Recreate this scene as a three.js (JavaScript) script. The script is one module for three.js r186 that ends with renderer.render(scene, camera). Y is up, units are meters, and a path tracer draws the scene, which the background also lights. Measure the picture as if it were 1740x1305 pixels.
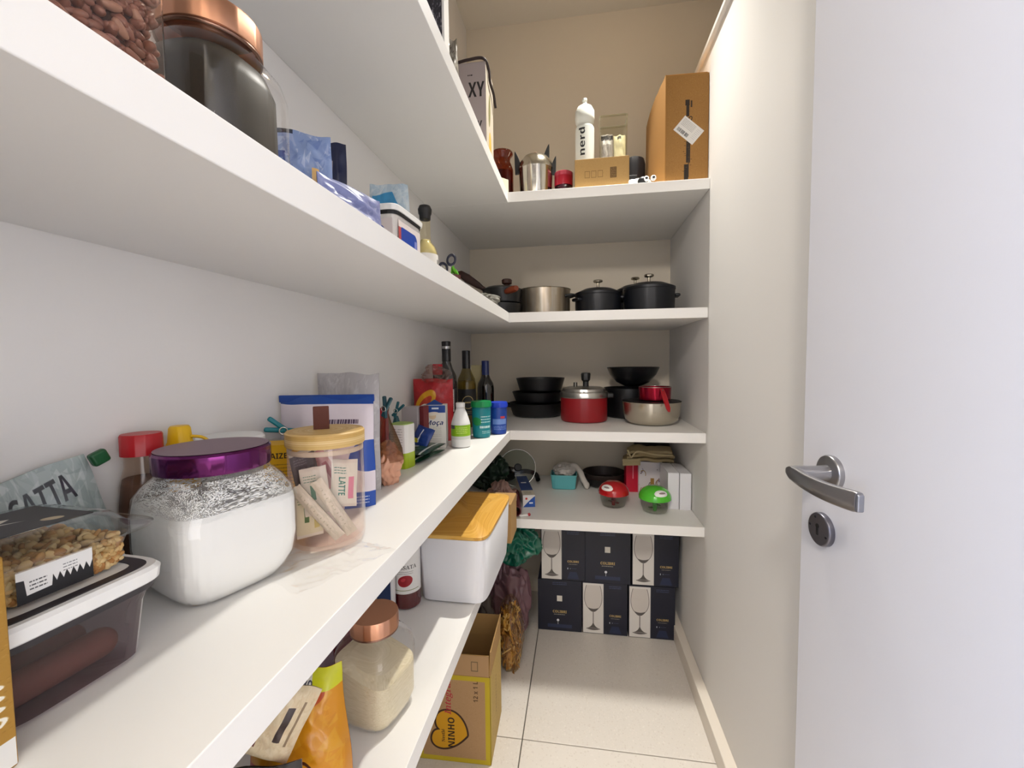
import * as THREE from 'three';
import { RoundedBoxGeometry } from 'three/addons/geometries/RoundedBoxGeometry.js';
import { mergeGeometries, toCreasedNormals, mergeVertices } from 'three/addons/utils/BufferGeometryUtils.js';
import { ImprovedNoise } from 'three/addons/math/ImprovedNoise.js';
import { RectAreaLightUniformsLib } from 'three/addons/lights/RectAreaLightUniformsLib.js';

// ---------------------------------------------------------------- camera, lights, exposure
const scene = new THREE.Scene();
scene.background = new THREE.Color(0x9fb4d0);
const renderer = new THREE.WebGLRenderer({ antialias: true });
renderer.toneMapping = THREE.LinearToneMapping;
renderer.toneMappingExposure = 1.05;
renderer.shadowMap.enabled = true;
RectAreaLightUniformsLib.init();

const camera = new THREE.PerspectiveCamera(2 * Math.atan(652.5 / 725.04) * 180 / Math.PI, 1740 / 1305, 0.02, 30);
camera.position.set(0, 1.2, 0);
{
  const e = new THREE.Euler(THREE.MathUtils.degToRad(-3.180), THREE.MathUtils.degToRad(8.812), THREE.MathUtils.degToRad(-0.5994), 'YXZ');
  camera.quaternion.setFromEuler(e);
}

const CEIL = 2.83, KCEIL = 2.6;
// recessed spotlight in the pantry ceiling, over the front edge of the back shelves, tilted to the doorway
const spot = new THREE.SpotLight(0xfffcf4, 12.4, 0, THREE.MathUtils.degToRad(38), 0.8, 2);
spot.position.set(0.19, CEIL - 0.012, -1.56);
spot.target.position.set(-0.22, 0, -0.86);
spot.castShadow = true; spot.shadow.radius = 1.2; spot.shadow.mapSize.set(2048, 2048);
scene.add(spot, spot.target);
const lensGlow = new THREE.PointLight(0xffd59a, 0.07, 0, 2);            // stray warm light of the same lamp's lens
lensGlow.position.set(0.19, CEIL - 0.03, -1.56); lensGlow.castShadow = true; lensGlow.shadow.radius = 1.8; scene.add(lensGlow);
// globe pendant lamp of the kitchen, just outside the doorway behind the camera
const globeLight = new THREE.PointLight(0xfff6ec, 6.4, 0, 2);
globeLight.position.set(-0.22, 2.3, 0.95); globeLight.castShadow = true; globeLight.shadow.radius = 5; scene.add(globeLight);
// daylight from the kitchen window behind the camera
const windowLight = new THREE.RectAreaLight(0xb4d2ff, 11, 1.5, 1.3);
windowLight.position.set(-1.77, 1.55, 2.2); windowLight.lookAt(0, 1.55, 2.2); scene.add(windowLight);

const balconyLight = new THREE.RectAreaLight(0xfff0da, 1.4, 1.4, 1.9);
balconyLight.position.set(1.97, 1.2, 1.75); balconyLight.lookAt(0, 1.2, 1.75); scene.add(balconyLight);

// ---------------------------------------------------------------- helpers
let seed = 7;
const rnd = () => { seed = (seed * 1664525 + 1013904223) >>> 0; return seed / 4294967296; };
const rr = (a, b) => a + (b - a) * rnd();
const noise = new ImprovedNoise();
const nz = (x, y, z) => noise.noise(x, y, z);
const used = {};
const numbered = (n) => { used[n] = (used[n] ?? -1) + 1; return used[n] ? n + '_' + String(used[n]).padStart(3, '0') : n; };
const V = THREE.Vector3;

const mats = {};
function mat(color, rough = 0.6, o = {}) {
  const k = color + '|' + rough + '|' + JSON.stringify(o);
  return mats[k] ??= new THREE.MeshPhysicalMaterial({ color, roughness: rough, ...o });
}
const metal = (color, rough = 0.3) => mat(color, rough, { metalness: 1 });
const clear = (color = 0xffffff, rough = 0.03, o = {}) => mat(color, rough, { transmission: 1, thickness: 0, ior: 1.45, side: THREE.DoubleSide, ...o });
function tex(w, h, draw, srgb = true) {
  const c = document.createElement('canvas'); c.width = w; c.height = h;
  draw(c.getContext('2d'), w, h);
  const t = new THREE.CanvasTexture(c);
  if (srgb) t.colorSpace = THREE.SRGBColorSpace;
  t.magFilter = THREE.LinearFilter; t.wrapS = t.wrapT = THREE.RepeatWrapping; t.anisotropy = 4;
  return t;
}
const print = (t, rough = 0.55, o = {}) => new THREE.MeshPhysicalMaterial({ map: t, roughness: rough, ...o });
const F = (g, c, x, y, w, h) => { g.fillStyle = c; g.fillRect(x, y, w, h); };
function txt(g, s, x, y, px, c, o = {}) {
  g.save(); g.translate(x, y); if (o.rot) g.rotate(o.rot);
  g.font = (o.style || 'bold') + ' ' + px + 'px ' + (o.font || 'sans-serif'); g.textAlign = o.align || 'center'; g.textBaseline = 'middle';
  g.fillStyle = c; if (o.sx) g.scale(o.sx, 1); g.fillText(s, 0, 0); g.restore();
}
function lines(g, x, y, w, n, step, c, th = 2) {   // rows of print too small to read
  g.fillStyle = c;
  for (let i = 0; i < n; i++) for (let u = 0; u < w;) { const l = 3 + rnd() * 12; g.fillRect(x + u, y + i * step, Math.min(l, w - u), th); u += l + 3; }
}
function bars(g, x, y, w, h, c = '#111') { g.fillStyle = c; for (let u = 0; u < w;) { const l = 1 + rnd() * 3; g.fillRect(x + u, y, l, h); u += l + 1 + rnd() * 3; } }
function speckle(g, w, h, n, cols, s0, s1) {                            // fine grain, or folded facets when the marks are large
  for (let i = 0; i < n; i++) {
    g.fillStyle = cols[(rnd() * cols.length) | 0]; const s = rr(s0, s1), x = rnd() * w, y = rnd() * h;
    if (s1 < 10) { g.fillRect(x, y, s, s * rr(0.5, 1.5)); continue; }
    const a = rr(0, 6.28), l = s * rr(0.8, 2.2); g.globalAlpha = 0.45;
    g.beginPath(); g.moveTo(x, y); g.lineTo(x + Math.cos(a) * l, y + Math.sin(a) * l); g.lineTo(x + Math.cos(a + rr(0.2, 0.9)) * l * rr(0.4, 1), y + Math.sin(a + 0.5) * l); g.fill(); g.globalAlpha = 1;
  }
}

function thing(name, label, category, x, y, depth, turn = 0, group) {
  const o = new THREE.Group(); o.name = numbered(name); o.position.set(x, y, -depth); o.rotation.y = turn;
  o.userData = { label, category }; if (group) o.userData.group = group;
  scene.add(o); return o;
}
function part(parent, name, geo, m, x = 0, y = 0, z = 0, o = {}) {
  const q = new THREE.Mesh(geo, m); q.name = numbered(name); q.position.set(x, y, z);
  if (o.r) q.rotation.set(...o.r); if (o.s) q.scale.set(...o.s);
  if (o.label) q.userData.label = o.label; if (o.kind) q.userData.kind = o.kind;
  q.castShadow = q.receiveShadow = true; parent.add(q); return q;
}
function struct(name, geo, m, x = 0, y = 0, z = 0) { const q = part(scene, name, geo, m, x, y, z); q.userData.kind = 'structure'; return q; }
const slab = (x0, x1, y0, y1, z0, z1) => new THREE.BoxGeometry(x1 - x0, y1 - y0, z1 - z0).translate((x0 + x1) / 2, (y0 + y1) / 2, (z0 + z1) / 2);
const bx = (w, h, d, r = 0.002, seg = 2) => new RoundedBoxGeometry(w, h, d, seg, Math.min(r, w / 2.01, h / 2.01, d / 2.01)).translate(0, h / 2, 0);   // base at y = 0
const cyl = (r, h, r2 = r, seg = 40) => new THREE.CylinderGeometry(r2, r, h, seg).translate(0, h / 2, 0);
const lathe = (p, seg = 48) => new THREE.LatheGeometry(p.map(([r, y]) => new THREE.Vector2(Math.max(r, 0.00001), y)), seg);
const crease = (g, a = 0.6) => toCreasedNormals(g, a);
const tube = (pts, r, seg = 40, closed = false) => new THREE.TubeGeometry(new THREE.CatmullRomCurve3(pts.map((p) => new V(...p)), closed), seg, r, 10, closed);
const flat = (w, h) => new THREE.PlaneGeometry(w, h);
const wrap = (r, h, mid, span, seg = 32) => new THREE.CylinderGeometry(r, r, h, seg, 1, true, mid - span / 2, span);   // curved label, mid = angle from +z
const ball = (r, s = [1, 1, 1], w = 24, h = 16) => new THREE.SphereGeometry(r, w, h).scale(...s);

// stacked rounded-square rings [y, half width, half depth, exponent]
function loft(sec, seg = 56, bottom = true, top = true, ca = 0.6) {
  const pos = [], uv = [], idx = [];
  const y0 = sec[0][0], y1 = sec[sec.length - 1][0] || 1;
  for (const [y, hx, hz, n = 2] of sec) for (let i = 0; i <= seg; i++) {
    const a = i / seg * Math.PI * 2, c = Math.cos(a), s = Math.sin(a), e = 2 / n;
    pos.push(Math.sign(c) * Math.abs(c) ** e * hx, y, Math.sign(s) * Math.abs(s) ** e * hz); uv.push(1 - i / seg, (y - y0) / (y1 - y0 || 1));
  }
  const R = seg + 1;
  for (let k = 0; k < sec.length - 1; k++) for (let i = 0; i < seg; i++) { const a = k * R + i; idx.push(a, a + R, a + 1, a + 1, a + R, a + R + 1); }
  for (const [k, on, flip] of [[0, bottom, 0], [sec.length - 1, top, 1]]) if (on) {
    const c = pos.length / 3; pos.push(0, sec[k][0], 0); uv.push(0.5, flip);
    for (let i = 0; i < seg; i++) flip ? idx.push(c, k * R + i + 1, k * R + i) : idx.push(c, k * R + i, k * R + i + 1);
  }
  const g = new THREE.BufferGeometry();
  g.setAttribute('position', new THREE.Float32BufferAttribute(pos, 3)); g.setAttribute('uv', new THREE.Float32BufferAttribute(uv, 2)); g.setIndex(idx);
  g.computeVertexNormals();
  return crease(g, ca);
}
// soft packet standing on its base: flat sealed top, full belly, creased
function pillow(w, h, d, sd = 1, o = {}) {
  const N = 22, Mv = 28, gs = [];
  for (const side of [1, -1]) {
    const pos = [], uv = [], idx = [];
    for (let j = 0; j <= Mv; j++) for (let i = 0; i <= N; i++) {
      const u = i / N, v = j / Mv;
      const pu = Math.sin(Math.PI * u) ** 0.55, pv = o.flatBase ? Math.min(1, (1 - v) * 1.9) ** 0.7 : Math.sin(Math.PI * v) ** 0.5;
      const edge = Math.min(1, 6 * Math.min(u, 1 - u)) * Math.min(1, 6 * (1 - v)) * (o.flatBase ? 1 : Math.min(1, 6 * v));
      const wr = (nz(u * 5 + sd * 3.1, v * 6, sd) * 0.5 + Math.abs(nz(u * 11, v * 9 + sd, sd * 2.3)) * 0.35) * d * (o.wrinkle ?? 0.35) * edge;
      const wav = (o.wave ?? 0.05) * d * Math.sin(u * 9 + sd) * v;
      pos.push((u - 0.5) * w * (1 - (o.taper ?? 0) * v) + nz(v * 3, sd, 0.5) * 0.02 * w, v * h + nz(u * 3, sd, 7) * 0.03 * h * v, side * (d / 2 * pu * pv + 0.0006) + side * wr * 0.6 + wav);
      uv.push(side > 0 ? u : 1 - u, v);
    }
    for (let j = 0; j < Mv; j++) for (let i = 0; i < N; i++) { const a = j * (N + 1) + i, b = a + N + 1; side > 0 ? idx.push(a, a + 1, b, b, a + 1, b + 1) : idx.push(a, b, a + 1, b, b + 1, a + 1); }
    const g = new THREE.BufferGeometry();
    g.setAttribute('position', new THREE.Float32BufferAttribute(pos, 3)); g.setAttribute('uv', new THREE.Float32BufferAttribute(uv, 2)); g.setIndex(idx); g.computeVertexNormals(); gs.push(g);
  }
  return mergeGeometries(gs);
}
// crumpled film or cloth lump, base cut flat at y = 0
function crumple(w, h, d, sd = 1, amp = 0.3, detail = 28, f = 2.6) {
  const g = mergeVertices(new THREE.IcosahedronGeometry(0.5, detail).deleteAttribute('uv').deleteAttribute('normal'));
  const p = g.attributes.position, v = new V();
  for (let i = 0; i < p.count; i++) {
    v.fromBufferAttribute(p, i);
    const k = 1 + amp * ((1 - 2 * Math.abs(nz(v.x * f * 2 + sd, v.y * f * 2, v.z * f * 2 + sd))) * 0.6 - 0.35 + nz(v.x * f + sd * 2, v.y * f + sd, v.z * f) * 0.8);
    v.multiplyScalar(k); p.setXYZ(i, v.x * w, Math.max(0, (v.y + 0.45) * h / 0.95), v.z * d);
  }
  g.computeVertexNormals(); return g;
}
const yaw = (deg) => deg * Math.PI / 180;

// ---------------------------------------------------------------- measures of the room (metres; depth runs along -z)
const XL = -0.5434, XF = -0.2465, XR = 0.4345, ZF = 1.536, ZB = 2.147;
const Y1 = 1.798, Y2 = 1.3723, Y3 = 0.9427, Y4 = 0.613, TH = 0.035;

// ---------------------------------------------------------------- materials of the shell
const grain = tex(256, 256, (g, w, h) => { F(g, '#808080', 0, 0, w, h); for (let i = 0; i < 26000; i++) { const v = 110 + (rnd() * 36 | 0); F(g, `rgb(${v},${v},${v})`, rnd() * w, rnd() * h, 1.6, 1.6); } }, false);
const bump = (rx, ry) => { const t = grain.clone(); t.repeat.set(rx, ry); return t; };
const wallM = new THREE.MeshStandardMaterial({ color: 0xe9e6e2, roughness: 0.85, bumpMap: bump(8, 8), bumpScale: 0.0004 });
const wallBackM = new THREE.MeshStandardMaterial({ color: 0xe4d9c6, roughness: 0.85, bumpMap: bump(8, 8), bumpScale: 0.0004 });
const ceilM = new THREE.MeshStandardMaterial({ color: 0xe2dacb, roughness: 0.9 });
const boardM = new THREE.MeshPhysicalMaterial({ color: 0xeeece8, roughness: 0.42, bumpMap: bump(6, 6), bumpScale: 0.00012 });
const tileTex = [0, 1].map((k) => tex(512, 512, (g, w, h) => { F(g, k ? '#e4ddd4' : '#e1dad1', 0, 0, w, h); speckle(g, w, h, 5000, ['#e9e2d9', '#dcd4ca', '#e5ddd4', '#d9d0c6'], 1, 4); }));
const tileM = tileTex.map((t) => print(t, 0.32));

// ---------------------------------------------------------------- the setting
struct('wall_left', slab(XL - 0.12, XL, 0, CEIL, -ZB - 0.12, 0.04), wallM);
struct('wall_back', slab(XL, 0.78, 0, CEIL, -ZB - 0.12, -ZB), wallBackM);
const wr = struct('wall_right', slab(XR, XR + 0.1, 0, 2.235, -ZB, -0.70), wallM);
struct('wall_outer', slab(0.66, 0.78, 0, CEIL, -ZB, 0.04), wallM);
struct('ceiling', slab(XL - 0.12, 0.78, CEIL, CEIL + 0.1, -ZB - 0.12, 0.04), ceilM);
struct('wall_front', mergeGeometries([slab(-1.92, -0.215, 0, CEIL + 0.1, 0.04, 0.16), slab(0.50, 2.12, 0, CEIL + 0.1, 0.04, 0.16), slab(-0.215, 0.50, 2.16, CEIL + 0.1, 0.04, 0.16)]), wallM);
struct('wall_kitchen', mergeGeometries([slab(-1.92, -1.8, 0, KCEIL, 0.16, 3.2), slab(2.0, 2.12, 0, KCEIL, 0.16, 3.2), slab(-1.92, 2.12, 0, KCEIL, 3.2, 3.32)]), wallM);
struct('ceiling_kitchen', slab(-1.92, 2.12, KCEIL, KCEIL + 0.1, 0.16, 3.32), ceilM);
struct('trim_1', bx(0.03, 0.026, 1.447, 0.008, 3), boardM, XR + 0.004, 2.226, -(ZB + 0.70) / 2);
struct('baseboard_right', bx(0.033, 0.068, 1.447, 0.003), mat(0xe6ddd0, 0.4), XR - 0.0165, 0, -(ZB + 0.70) / 2);
const floor = struct('floor', slab(-1.92, 2.12, -0.1, -0.006, -ZB - 0.12, 3.32), mat(0x6d675f, 0.9));
{
  const S = 0.6, g = bx(S - 0.0035, 0.006, S - 0.0035, 0.0012, 1);
  for (let i = -1; i < 2; i++) for (let k = -1; k < 4; k++) {
    const x = -0.1767 + S * (i + 0.5), z = -1.2769 + S * (k - 0.5);
    if (x > 0.78) continue;
    part(floor, 'tile', g, tileM[(i + k + 2) % 2], x, -0.006, z, { r: [0, ((i * 3 + k + 8) % 4) * Math.PI / 2, 0] });
  }
  part(floor, 'kitchen_tiling', slab(-1.92, 2.12, -0.006, 0, 1.12, 3.32), tileM[0]);
}

// L-shaped fixed shelves: a run along the left wall and a deeper run along the back wall
[[Y1, 'topmost L-shaped white shelf, just under the ceiling, carrying the big carton'], [Y2, 'second white L-shaped shelf from the top, carrying the dark cooking pots'],
  [Y3, 'third white L-shaped shelf from the top, carrying the sugar jar and bottles'], [Y4, 'lowest white L-shaped shelf, carrying the choppers and the bread bin']].forEach(([y, label], i) => {
  const s = thing('wall_shelf', label, 'shelf', 0, y - TH, 0, 0, 'white shelves');
  part(s, 'board', bx(XF - XL, TH, ZF + 0.02, 0.0012), boardM, (XL + XF) / 2, 0, -ZF / 2 + 0.01);
  part(s, 'board', bx(XR - XL - 0.001, TH, ZB - ZF - 0.001, 0.0012), boardM, (XR + XL) / 2, 0, -(ZB + ZF) / 2);
});

// ceiling spotlight fitting and the kitchen fittings behind the camera
{
  const t = thing('recessed_spotlight', 'small white recessed ceiling spotlight above the topmost shelf', 'light', 0.19, CEIL - 0.008, 1.56);
  part(t, 'trim_ring', new THREE.TorusGeometry(0.045, 0.007, 10, 40).rotateX(Math.PI / 2), mat(0xf2f0ea, 0.4));
  part(t, 'lens', new THREE.CylinderGeometry(0.04, 0.04, 0.004, 32), mat(0xffffff, 0.4, { emissive: 0xffe9c8, emissiveIntensity: 3 }), 0, 0.004, 0);
  const k = thing('globe_pendant_lamp', 'white glass globe pendant lamp of the kitchen behind the doorway', 'lamp', -0.22, 2.3, -0.95);
  part(k, 'globe', ball(0.1, [1, 1, 1], 32, 20), mat(0xffffff, 0.4, { emissive: 0xfff3e2, emissiveIntensity: 2 }));
  part(k, 'stem', cyl(0.006, KCEIL - 2.3 - 0.1), mat(0xd8d6d0, 0.4), 0, 0.1, 0);
  part(k, 'ceiling_rose', cyl(0.05, 0.02), mat(0xf0eee9, 0.4), 0, KCEIL - 2.32, 0);
  const w = struct('window_1', slab(-1.8, -1.785, 0.9, 2.2, 1.45, 2.95), mat(0xffffff, 0.5, { emissive: 0xc4d2ff, emissiveIntensity: 1.5 }));
  const fr = [slab(-1.8, -1.778, 2.19, 2.25, 1.39, 3.01), slab(-1.8, -1.778, 0.85, 0.91, 1.39, 3.01), slab(-1.8, -1.778, 0.85, 2.25, 1.39, 1.46), slab(-1.8, -1.778, 0.85, 2.25, 2.94, 3.01), slab(-1.8, -1.78, 0.85, 2.25, 2.17, 2.23)];
  part(w, 'window_frame', mergeGeometries(fr), boardM);
  const w2 = struct('window_2', slab(1.985, 2.0, 0.25, 2.15, 1.05, 2.45), mat(0xffffff, 0.5, { emissive: 0xe8eeff, emissiveIntensity: 1.5 }));
  const f2 = [slab(1.978, 2.0, 2.14, 2.2, 0.99, 2.51), slab(1.978, 2.0, 0.2, 0.26, 0.99, 2.51), slab(1.978, 2.0, 0.2, 2.2, 0.99, 1.06), slab(1.978, 2.0, 0.2, 2.2, 2.44, 2.51), slab(1.98, 2.0, 0.2, 2.2, 1.72, 1.78)];
  part(w2, 'window_frame', mergeGeometries(f2), boardM);
}

// the open door with lever handle and keyhole plate
{
  const a = yaw(6), d = new THREE.Group(); d.name = 'door_1'; d.userData.kind = 'structure';
  d.position.set(0.375, 0, -0.712); d.rotation.y = a; scene.add(d);           // local +z runs to the hinges, local -x faces the room
  const doorM = new THREE.MeshPhysicalMaterial({ color: 0xdfdfe4, roughness: 0.5, bumpMap: bump(9, 20), bumpScale: 0.0002 });
  part(d, 'door_leaf', bx(0.035, 2.1, 0.73, 0.0015), doorM, 0.0175, 0.008, 0.31);
  const st = metal(0xa6a5a8, 0.32), dk = metal(0x77767f, 0.38);
  const rose = (r) => lathe([[0, 0.009], [r - 0.003, 0.009], [r - 0.001, 0.008], [r, 0.006], [r, 0]], 56).rotateZ(Math.PI / 2);
  const h = part(d, 'door_handle', rose(0.026), st, 0, 1.027, 0.0155, { label: 'brushed steel lever handle' });
  part(h, 'neck', crease(lathe([[0.012, 0], [0.0105, 0.012], [0.0098, 0.03], [0.0105, 0.047], [0.009, 0.056], [0, 0.058]], 32)).rotateZ(Math.PI / 2), st, -0.006, 0, 0);
  {
    const sec = []; const N = 26;
    for (let i = 0; i <= N; i++) { const u = i / N; sec.push([u * 0.132, 0.0058 + 0.0014 * Math.sin(u * Math.PI * 0.8) - 0.001 * u, (0.0105 + 0.003 * u) * (i === 0 ? 0.55 : i === 1 ? 0.85 : i === N ? 0.92 : 1), 3.4]); }
    const g = loft(sec, 40, true, true, 0.5).rotateX(Math.PI / 2);           // runs along +z, half depth is now vertical
    const p = g.attributes.position;
    for (let i = 0; i < p.count; i++) { const z = p.getZ(i), u = z / 0.132; p.setX(i, p.getX(i) + 0.016 * u * u * 0.4 - 0.004 * Math.sin(u * Math.PI)); p.setY(i, p.getY(i) - 0.012 * Math.sin(u * 2.2) * 0.55); }
    g.computeVertexNormals();
    part(h, 'lever', crease(g, 0.6), st, -0.056, 0, -0.012);
    part(h, 'end_cap', bx(0.0085, 0.022, 0.004, 0.0025), metal(0x9a9ca4, 0.45), -0.0495, -0.0172, 0.1215);
  }
  const k = part(d, 'keyhole_plate', rose(0.0255), dk, 0, 0.934, 0);
  const shp = new THREE.Shape(); shp.absarc(0, 0.005, 0.0036, -0.9, Math.PI + 0.9); shp.lineTo(-0.0022, -0.009); shp.lineTo(0.0022, -0.009);
  part(k, 'keyhole', new THREE.ExtrudeGeometry(shp, { depth: 0.0006, bevelEnabled: false }).rotateY(-Math.PI / 2), mat(0x0b0b0d, 0.8), -0.009, 0, -0.001);
  for (const [y, z] of [[0.018, -0.006], [-0.006, 0.0185], [0.002, -0.0185]]) part(k, 'screw', cyl(0.0022, 0.001, 0.0018, 12).rotateZ(Math.PI / 2), mat(0x2a2a30, 0.4, { metalness: 1 }), -0.0086, y, z);
}
// ================================================================ third shelf, left run, from the doorway inwards
const glassM = clear(0xffffff, 0.02), plasticM = clear(0xf4f6f6, 0.12), hazyM = clear(0xeeeaea, 0.3);
const copperM = metal(0xd09a7c, 0.36), steelM = metal(0xc9c7c2, 0.22), darkSteelM = metal(0x77756f, 0.35);
const blackM = mat(0x101113, 0.48), panM = mat(0x0b0c0f, 0.4), whiteP = mat(0xf0efec, 0.4);
{
  const t = thing('ochre_carton', 'ochre cardboard carton with white print, cut off at the near end of the third shelf', 'carton', -0.437, Y3, 0.13);
  const T = tex(256, 512, (g, w, h) => { F(g, '#a87d2e', 0, 0, w, h); speckle(g, w, h, 3000, ['#b08536', '#9d7326', '#a97f33'], 1, 4); F(g, '#e6e4e0', 0, h - 70, w, 70); F(g, '#3b6a58', 190, h - 40, 50, 26);
    g.strokeStyle = '#efe9da'; g.lineWidth = 5; for (let i = 0; i < 3; i++) { g.beginPath(); g.moveTo(w - 12 - i * 22, 400); for (let k = 1; k < 9; k++) g.quadraticCurveTo(w - 24 - i * 22 + (k % 2) * 24, 396 - k * 12, w - 16 - i * 22, 390 - k * 14); g.stroke(); } });
  part(t, 'carton_body', bx(0.16, 0.138, 0.16, 0.002), mat(0xa87d2e, 0.7));
  part(t, 'printed_side', flat(0.157, 0.134), print(T, 0.7), 0.0804, 0.069, 0, { r: [0, Math.PI / 2, 0] });
  part(t, 'flap', bx(0.138, 0.044, 0.003, 0.001), mat(0xb07c22, 0.7), 0, 0.137, -0.078, { r: [-0.08, 0, 0] });
}
{
  const t = thing('food_container', 'clear food container of reddish sausages under a white lid with a black seal', 'container', -0.444, Y3, 0.271, yaw(-4));
  const hx = 0.0665, hz = 0.0555;
  part(t, 'container_body', loft([[0.001, hx - 0.012, hz - 0.012, 5], [0.004, hx - 0.007, hz - 0.007, 6], [0.05, hx - 0.003, hz - 0.003, 7], [0.062, hx, hz, 8]], 72, true, false), clear(0xcfc4c9, 0.42));
  part(t, 'seal', loft([[0.0605, hx + 0.002, hz + 0.002, 8], [0.0685, hx + 0.004, hz + 0.004, 8]], 72, false, false), mat(0x2b262c, 0.5));
  const l = part(t, 'lid', crease(loft([[0.0665, hx + 0.004, hz + 0.004, 8], [0.068, hx + 0.0055, hz + 0.0055, 8], [0.0775, hx + 0.0065, hz + 0.0065, 8], [0.0805, hx + 0.004, hz + 0.004, 8], [0.0805, hx - 0.004, hz - 0.004, 8]], 72)), mat(0xf1f0ed, 0.35));
  part(l, 'lid_groove', loft([[0.0803, hx - 0.001, hz - 0.001, 8], [0.0812, hx - 0.001, hz - 0.001, 8], [0.0812, hx - 0.01, hz - 0.01, 8], [0.0803, hx - 0.01, hz - 0.01, 8]], 72, false, false), mat(0x2b262c, 0.5));
  const sausage = new THREE.CapsuleGeometry(0.0125, 0.055, 6, 16).rotateX(Math.PI / 2);
  [[-0.036, 0.0155], [-0.004, 0.0155], [0.03, 0.0155], [-0.02, 0.038]].forEach(([x, y], i) => {
    const q = thing('sausage', ['reddish sausage at the wall side of the clear food container', 'reddish sausage in the middle of the clear food container', 'reddish sausage nearest the clear side of the food container', 'reddish sausage lying on top of the others in the food container'][i], 'sausage', -0.444 + x, Y3 + y, 0.271, yaw(-4), 'sausages in the food container');
    part(q, 'sausage_body', sausage, [mat(0x8a5a50, 0.6), mat(0x825044, 0.6), mat(0x90584a, 0.6)][i % 3]);
  });
}
{
  const t = thing('clamshell_tray', 'clear plastic clamshell of chopped nuts with a black and white sticker, on the food container', 'tray', -0.452, Y3 + 0.0815, 0.274, yaw(-5));
  const hx = 0.054, hz = 0.046;
  part(t, 'tray_body', loft([[0.001, hx - 0.006, hz - 0.006, 6], [0.004, hx - 0.002, hz - 0.002, 6], [0.028, hx + 0.004, hz + 0.004, 7], [0.031, hx + 0.016, hz + 0.018, 7]], 72, true, false, 0.9), plasticM);
  part(t, 'tray_lid', loft([[0.032, hx + 0.017, hz + 0.019, 7], [0.0345, hx + 0.017, hz + 0.019, 7], [0.036, hx + 0.006, hz + 0.006, 7], [0.047, hx - 0.002, hz - 0.003, 6], [0.049, hx - 0.009, hz - 0.01, 6]], 72, false, true, 0.9), plasticM);
  const St = tex(256, 128, (g, w, h) => { F(g, '#1b1a1c', 0, 0, w, h); g.fillStyle = '#eceae6'; g.beginPath(); g.moveTo(0, 0); g.lineTo(w, 0); g.lineTo(w, 36); for (let i = 12; i >= 0; i--) g.lineTo(w * (0.45 + i / 22), i % 2 ? 84 : 54); g.lineTo(110, 96); g.lineTo(30, 100); g.lineTo(24, 40); g.lineTo(0, 36); g.fill(); lines(g, 40, 50, 56, 3, 14, '#555', 5); lines(g, 150, 30, 50, 3, 12, '#888', 4); });
  part(t, 'sticker', flat(0.046, 0.025), print(St, 0.5), hx + 0.0045, 0.0155, 0.008, { r: [0, Math.PI / 2, 0] });
  const Bt = tex(256, 128, (g, w, h) => { F(g, '#1d1a1d', 0, 0, w, h); g.fillStyle = '#dcd8cd'; g.beginPath(); g.moveTo(0, h); g.lineTo(90, 62); g.lineTo(120, 86); g.lineTo(150, 58); g.lineTo(w * 0.4, h); g.fill(); g.beginPath(); g.ellipse(200, 40, 22, 12, -0.3, 0, 7); g.fillStyle = '#b9a98a'; g.fill(); });
  part(t, 'top_sticker', slab(-0.036, 0.036, 0, 0.0006, -0.03, 0.03), print(Bt, 0.5), 0.002, 0.0492, 0);
  const g = ball(0.0036, [1, 0.7, 1.35], 8, 6), n = 900, im = new THREE.InstancedMesh(g, mat(0xffffff, 0.7), n), D = new THREE.Object3D(), C = new THREE.Color();
  for (let i = 0; i < n; i++) {
    const side = i % 3; let x = rr(-1, 1) * (hx - 0.007), z = rr(-1, 1) * (hz - 0.007), y = 0.024 + rr(-0.003, 0.003) + nz(x * 30, z * 30, 1) * 0.005;
    if (side === 1) { x = hx - 0.004; y = rr(0.004, 0.024); } else if (side === 2) { z = (rnd() < 0.5 ? -1 : 1) * (hz - 0.006); y = rr(0.005, 0.026); }
    D.position.set(x, y, z); D.rotation.set(rr(0, 6), rr(0, 6), rr(0, 6)); D.scale.setScalar(rr(0.7, 1.25)); D.updateMatrix(); im.setMatrixAt(i, D.matrix);
    im.setColorAt(i, C.set(['#c9a46a', '#b98b52', '#d8bb86', '#a8763f', '#cfae78'][(rnd() * 5) | 0]));
  }
  im.name = 'chopped_nuts'; im.userData = { label: 'chopped golden brown nuts filling the clear clamshell tray', category: 'nuts', kind: 'stuff' }; im.position.copy(t.position); im.rotation.copy(t.rotation); scene.add(im);
  const core = part(scene, 'nut_filling', bx(2 * hx - 0.022, 0.018, 2 * hz - 0.022, 0.003), mat(0xb48a52, 0.8), t.position.x, t.position.y + 0.003, t.position.z, { r: [0, yaw(-5), 0] });
  core.userData = { label: 'packed inner filling of chopped nuts in the clamshell tray', category: 'nuts', kind: 'stuff' };
}
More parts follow.
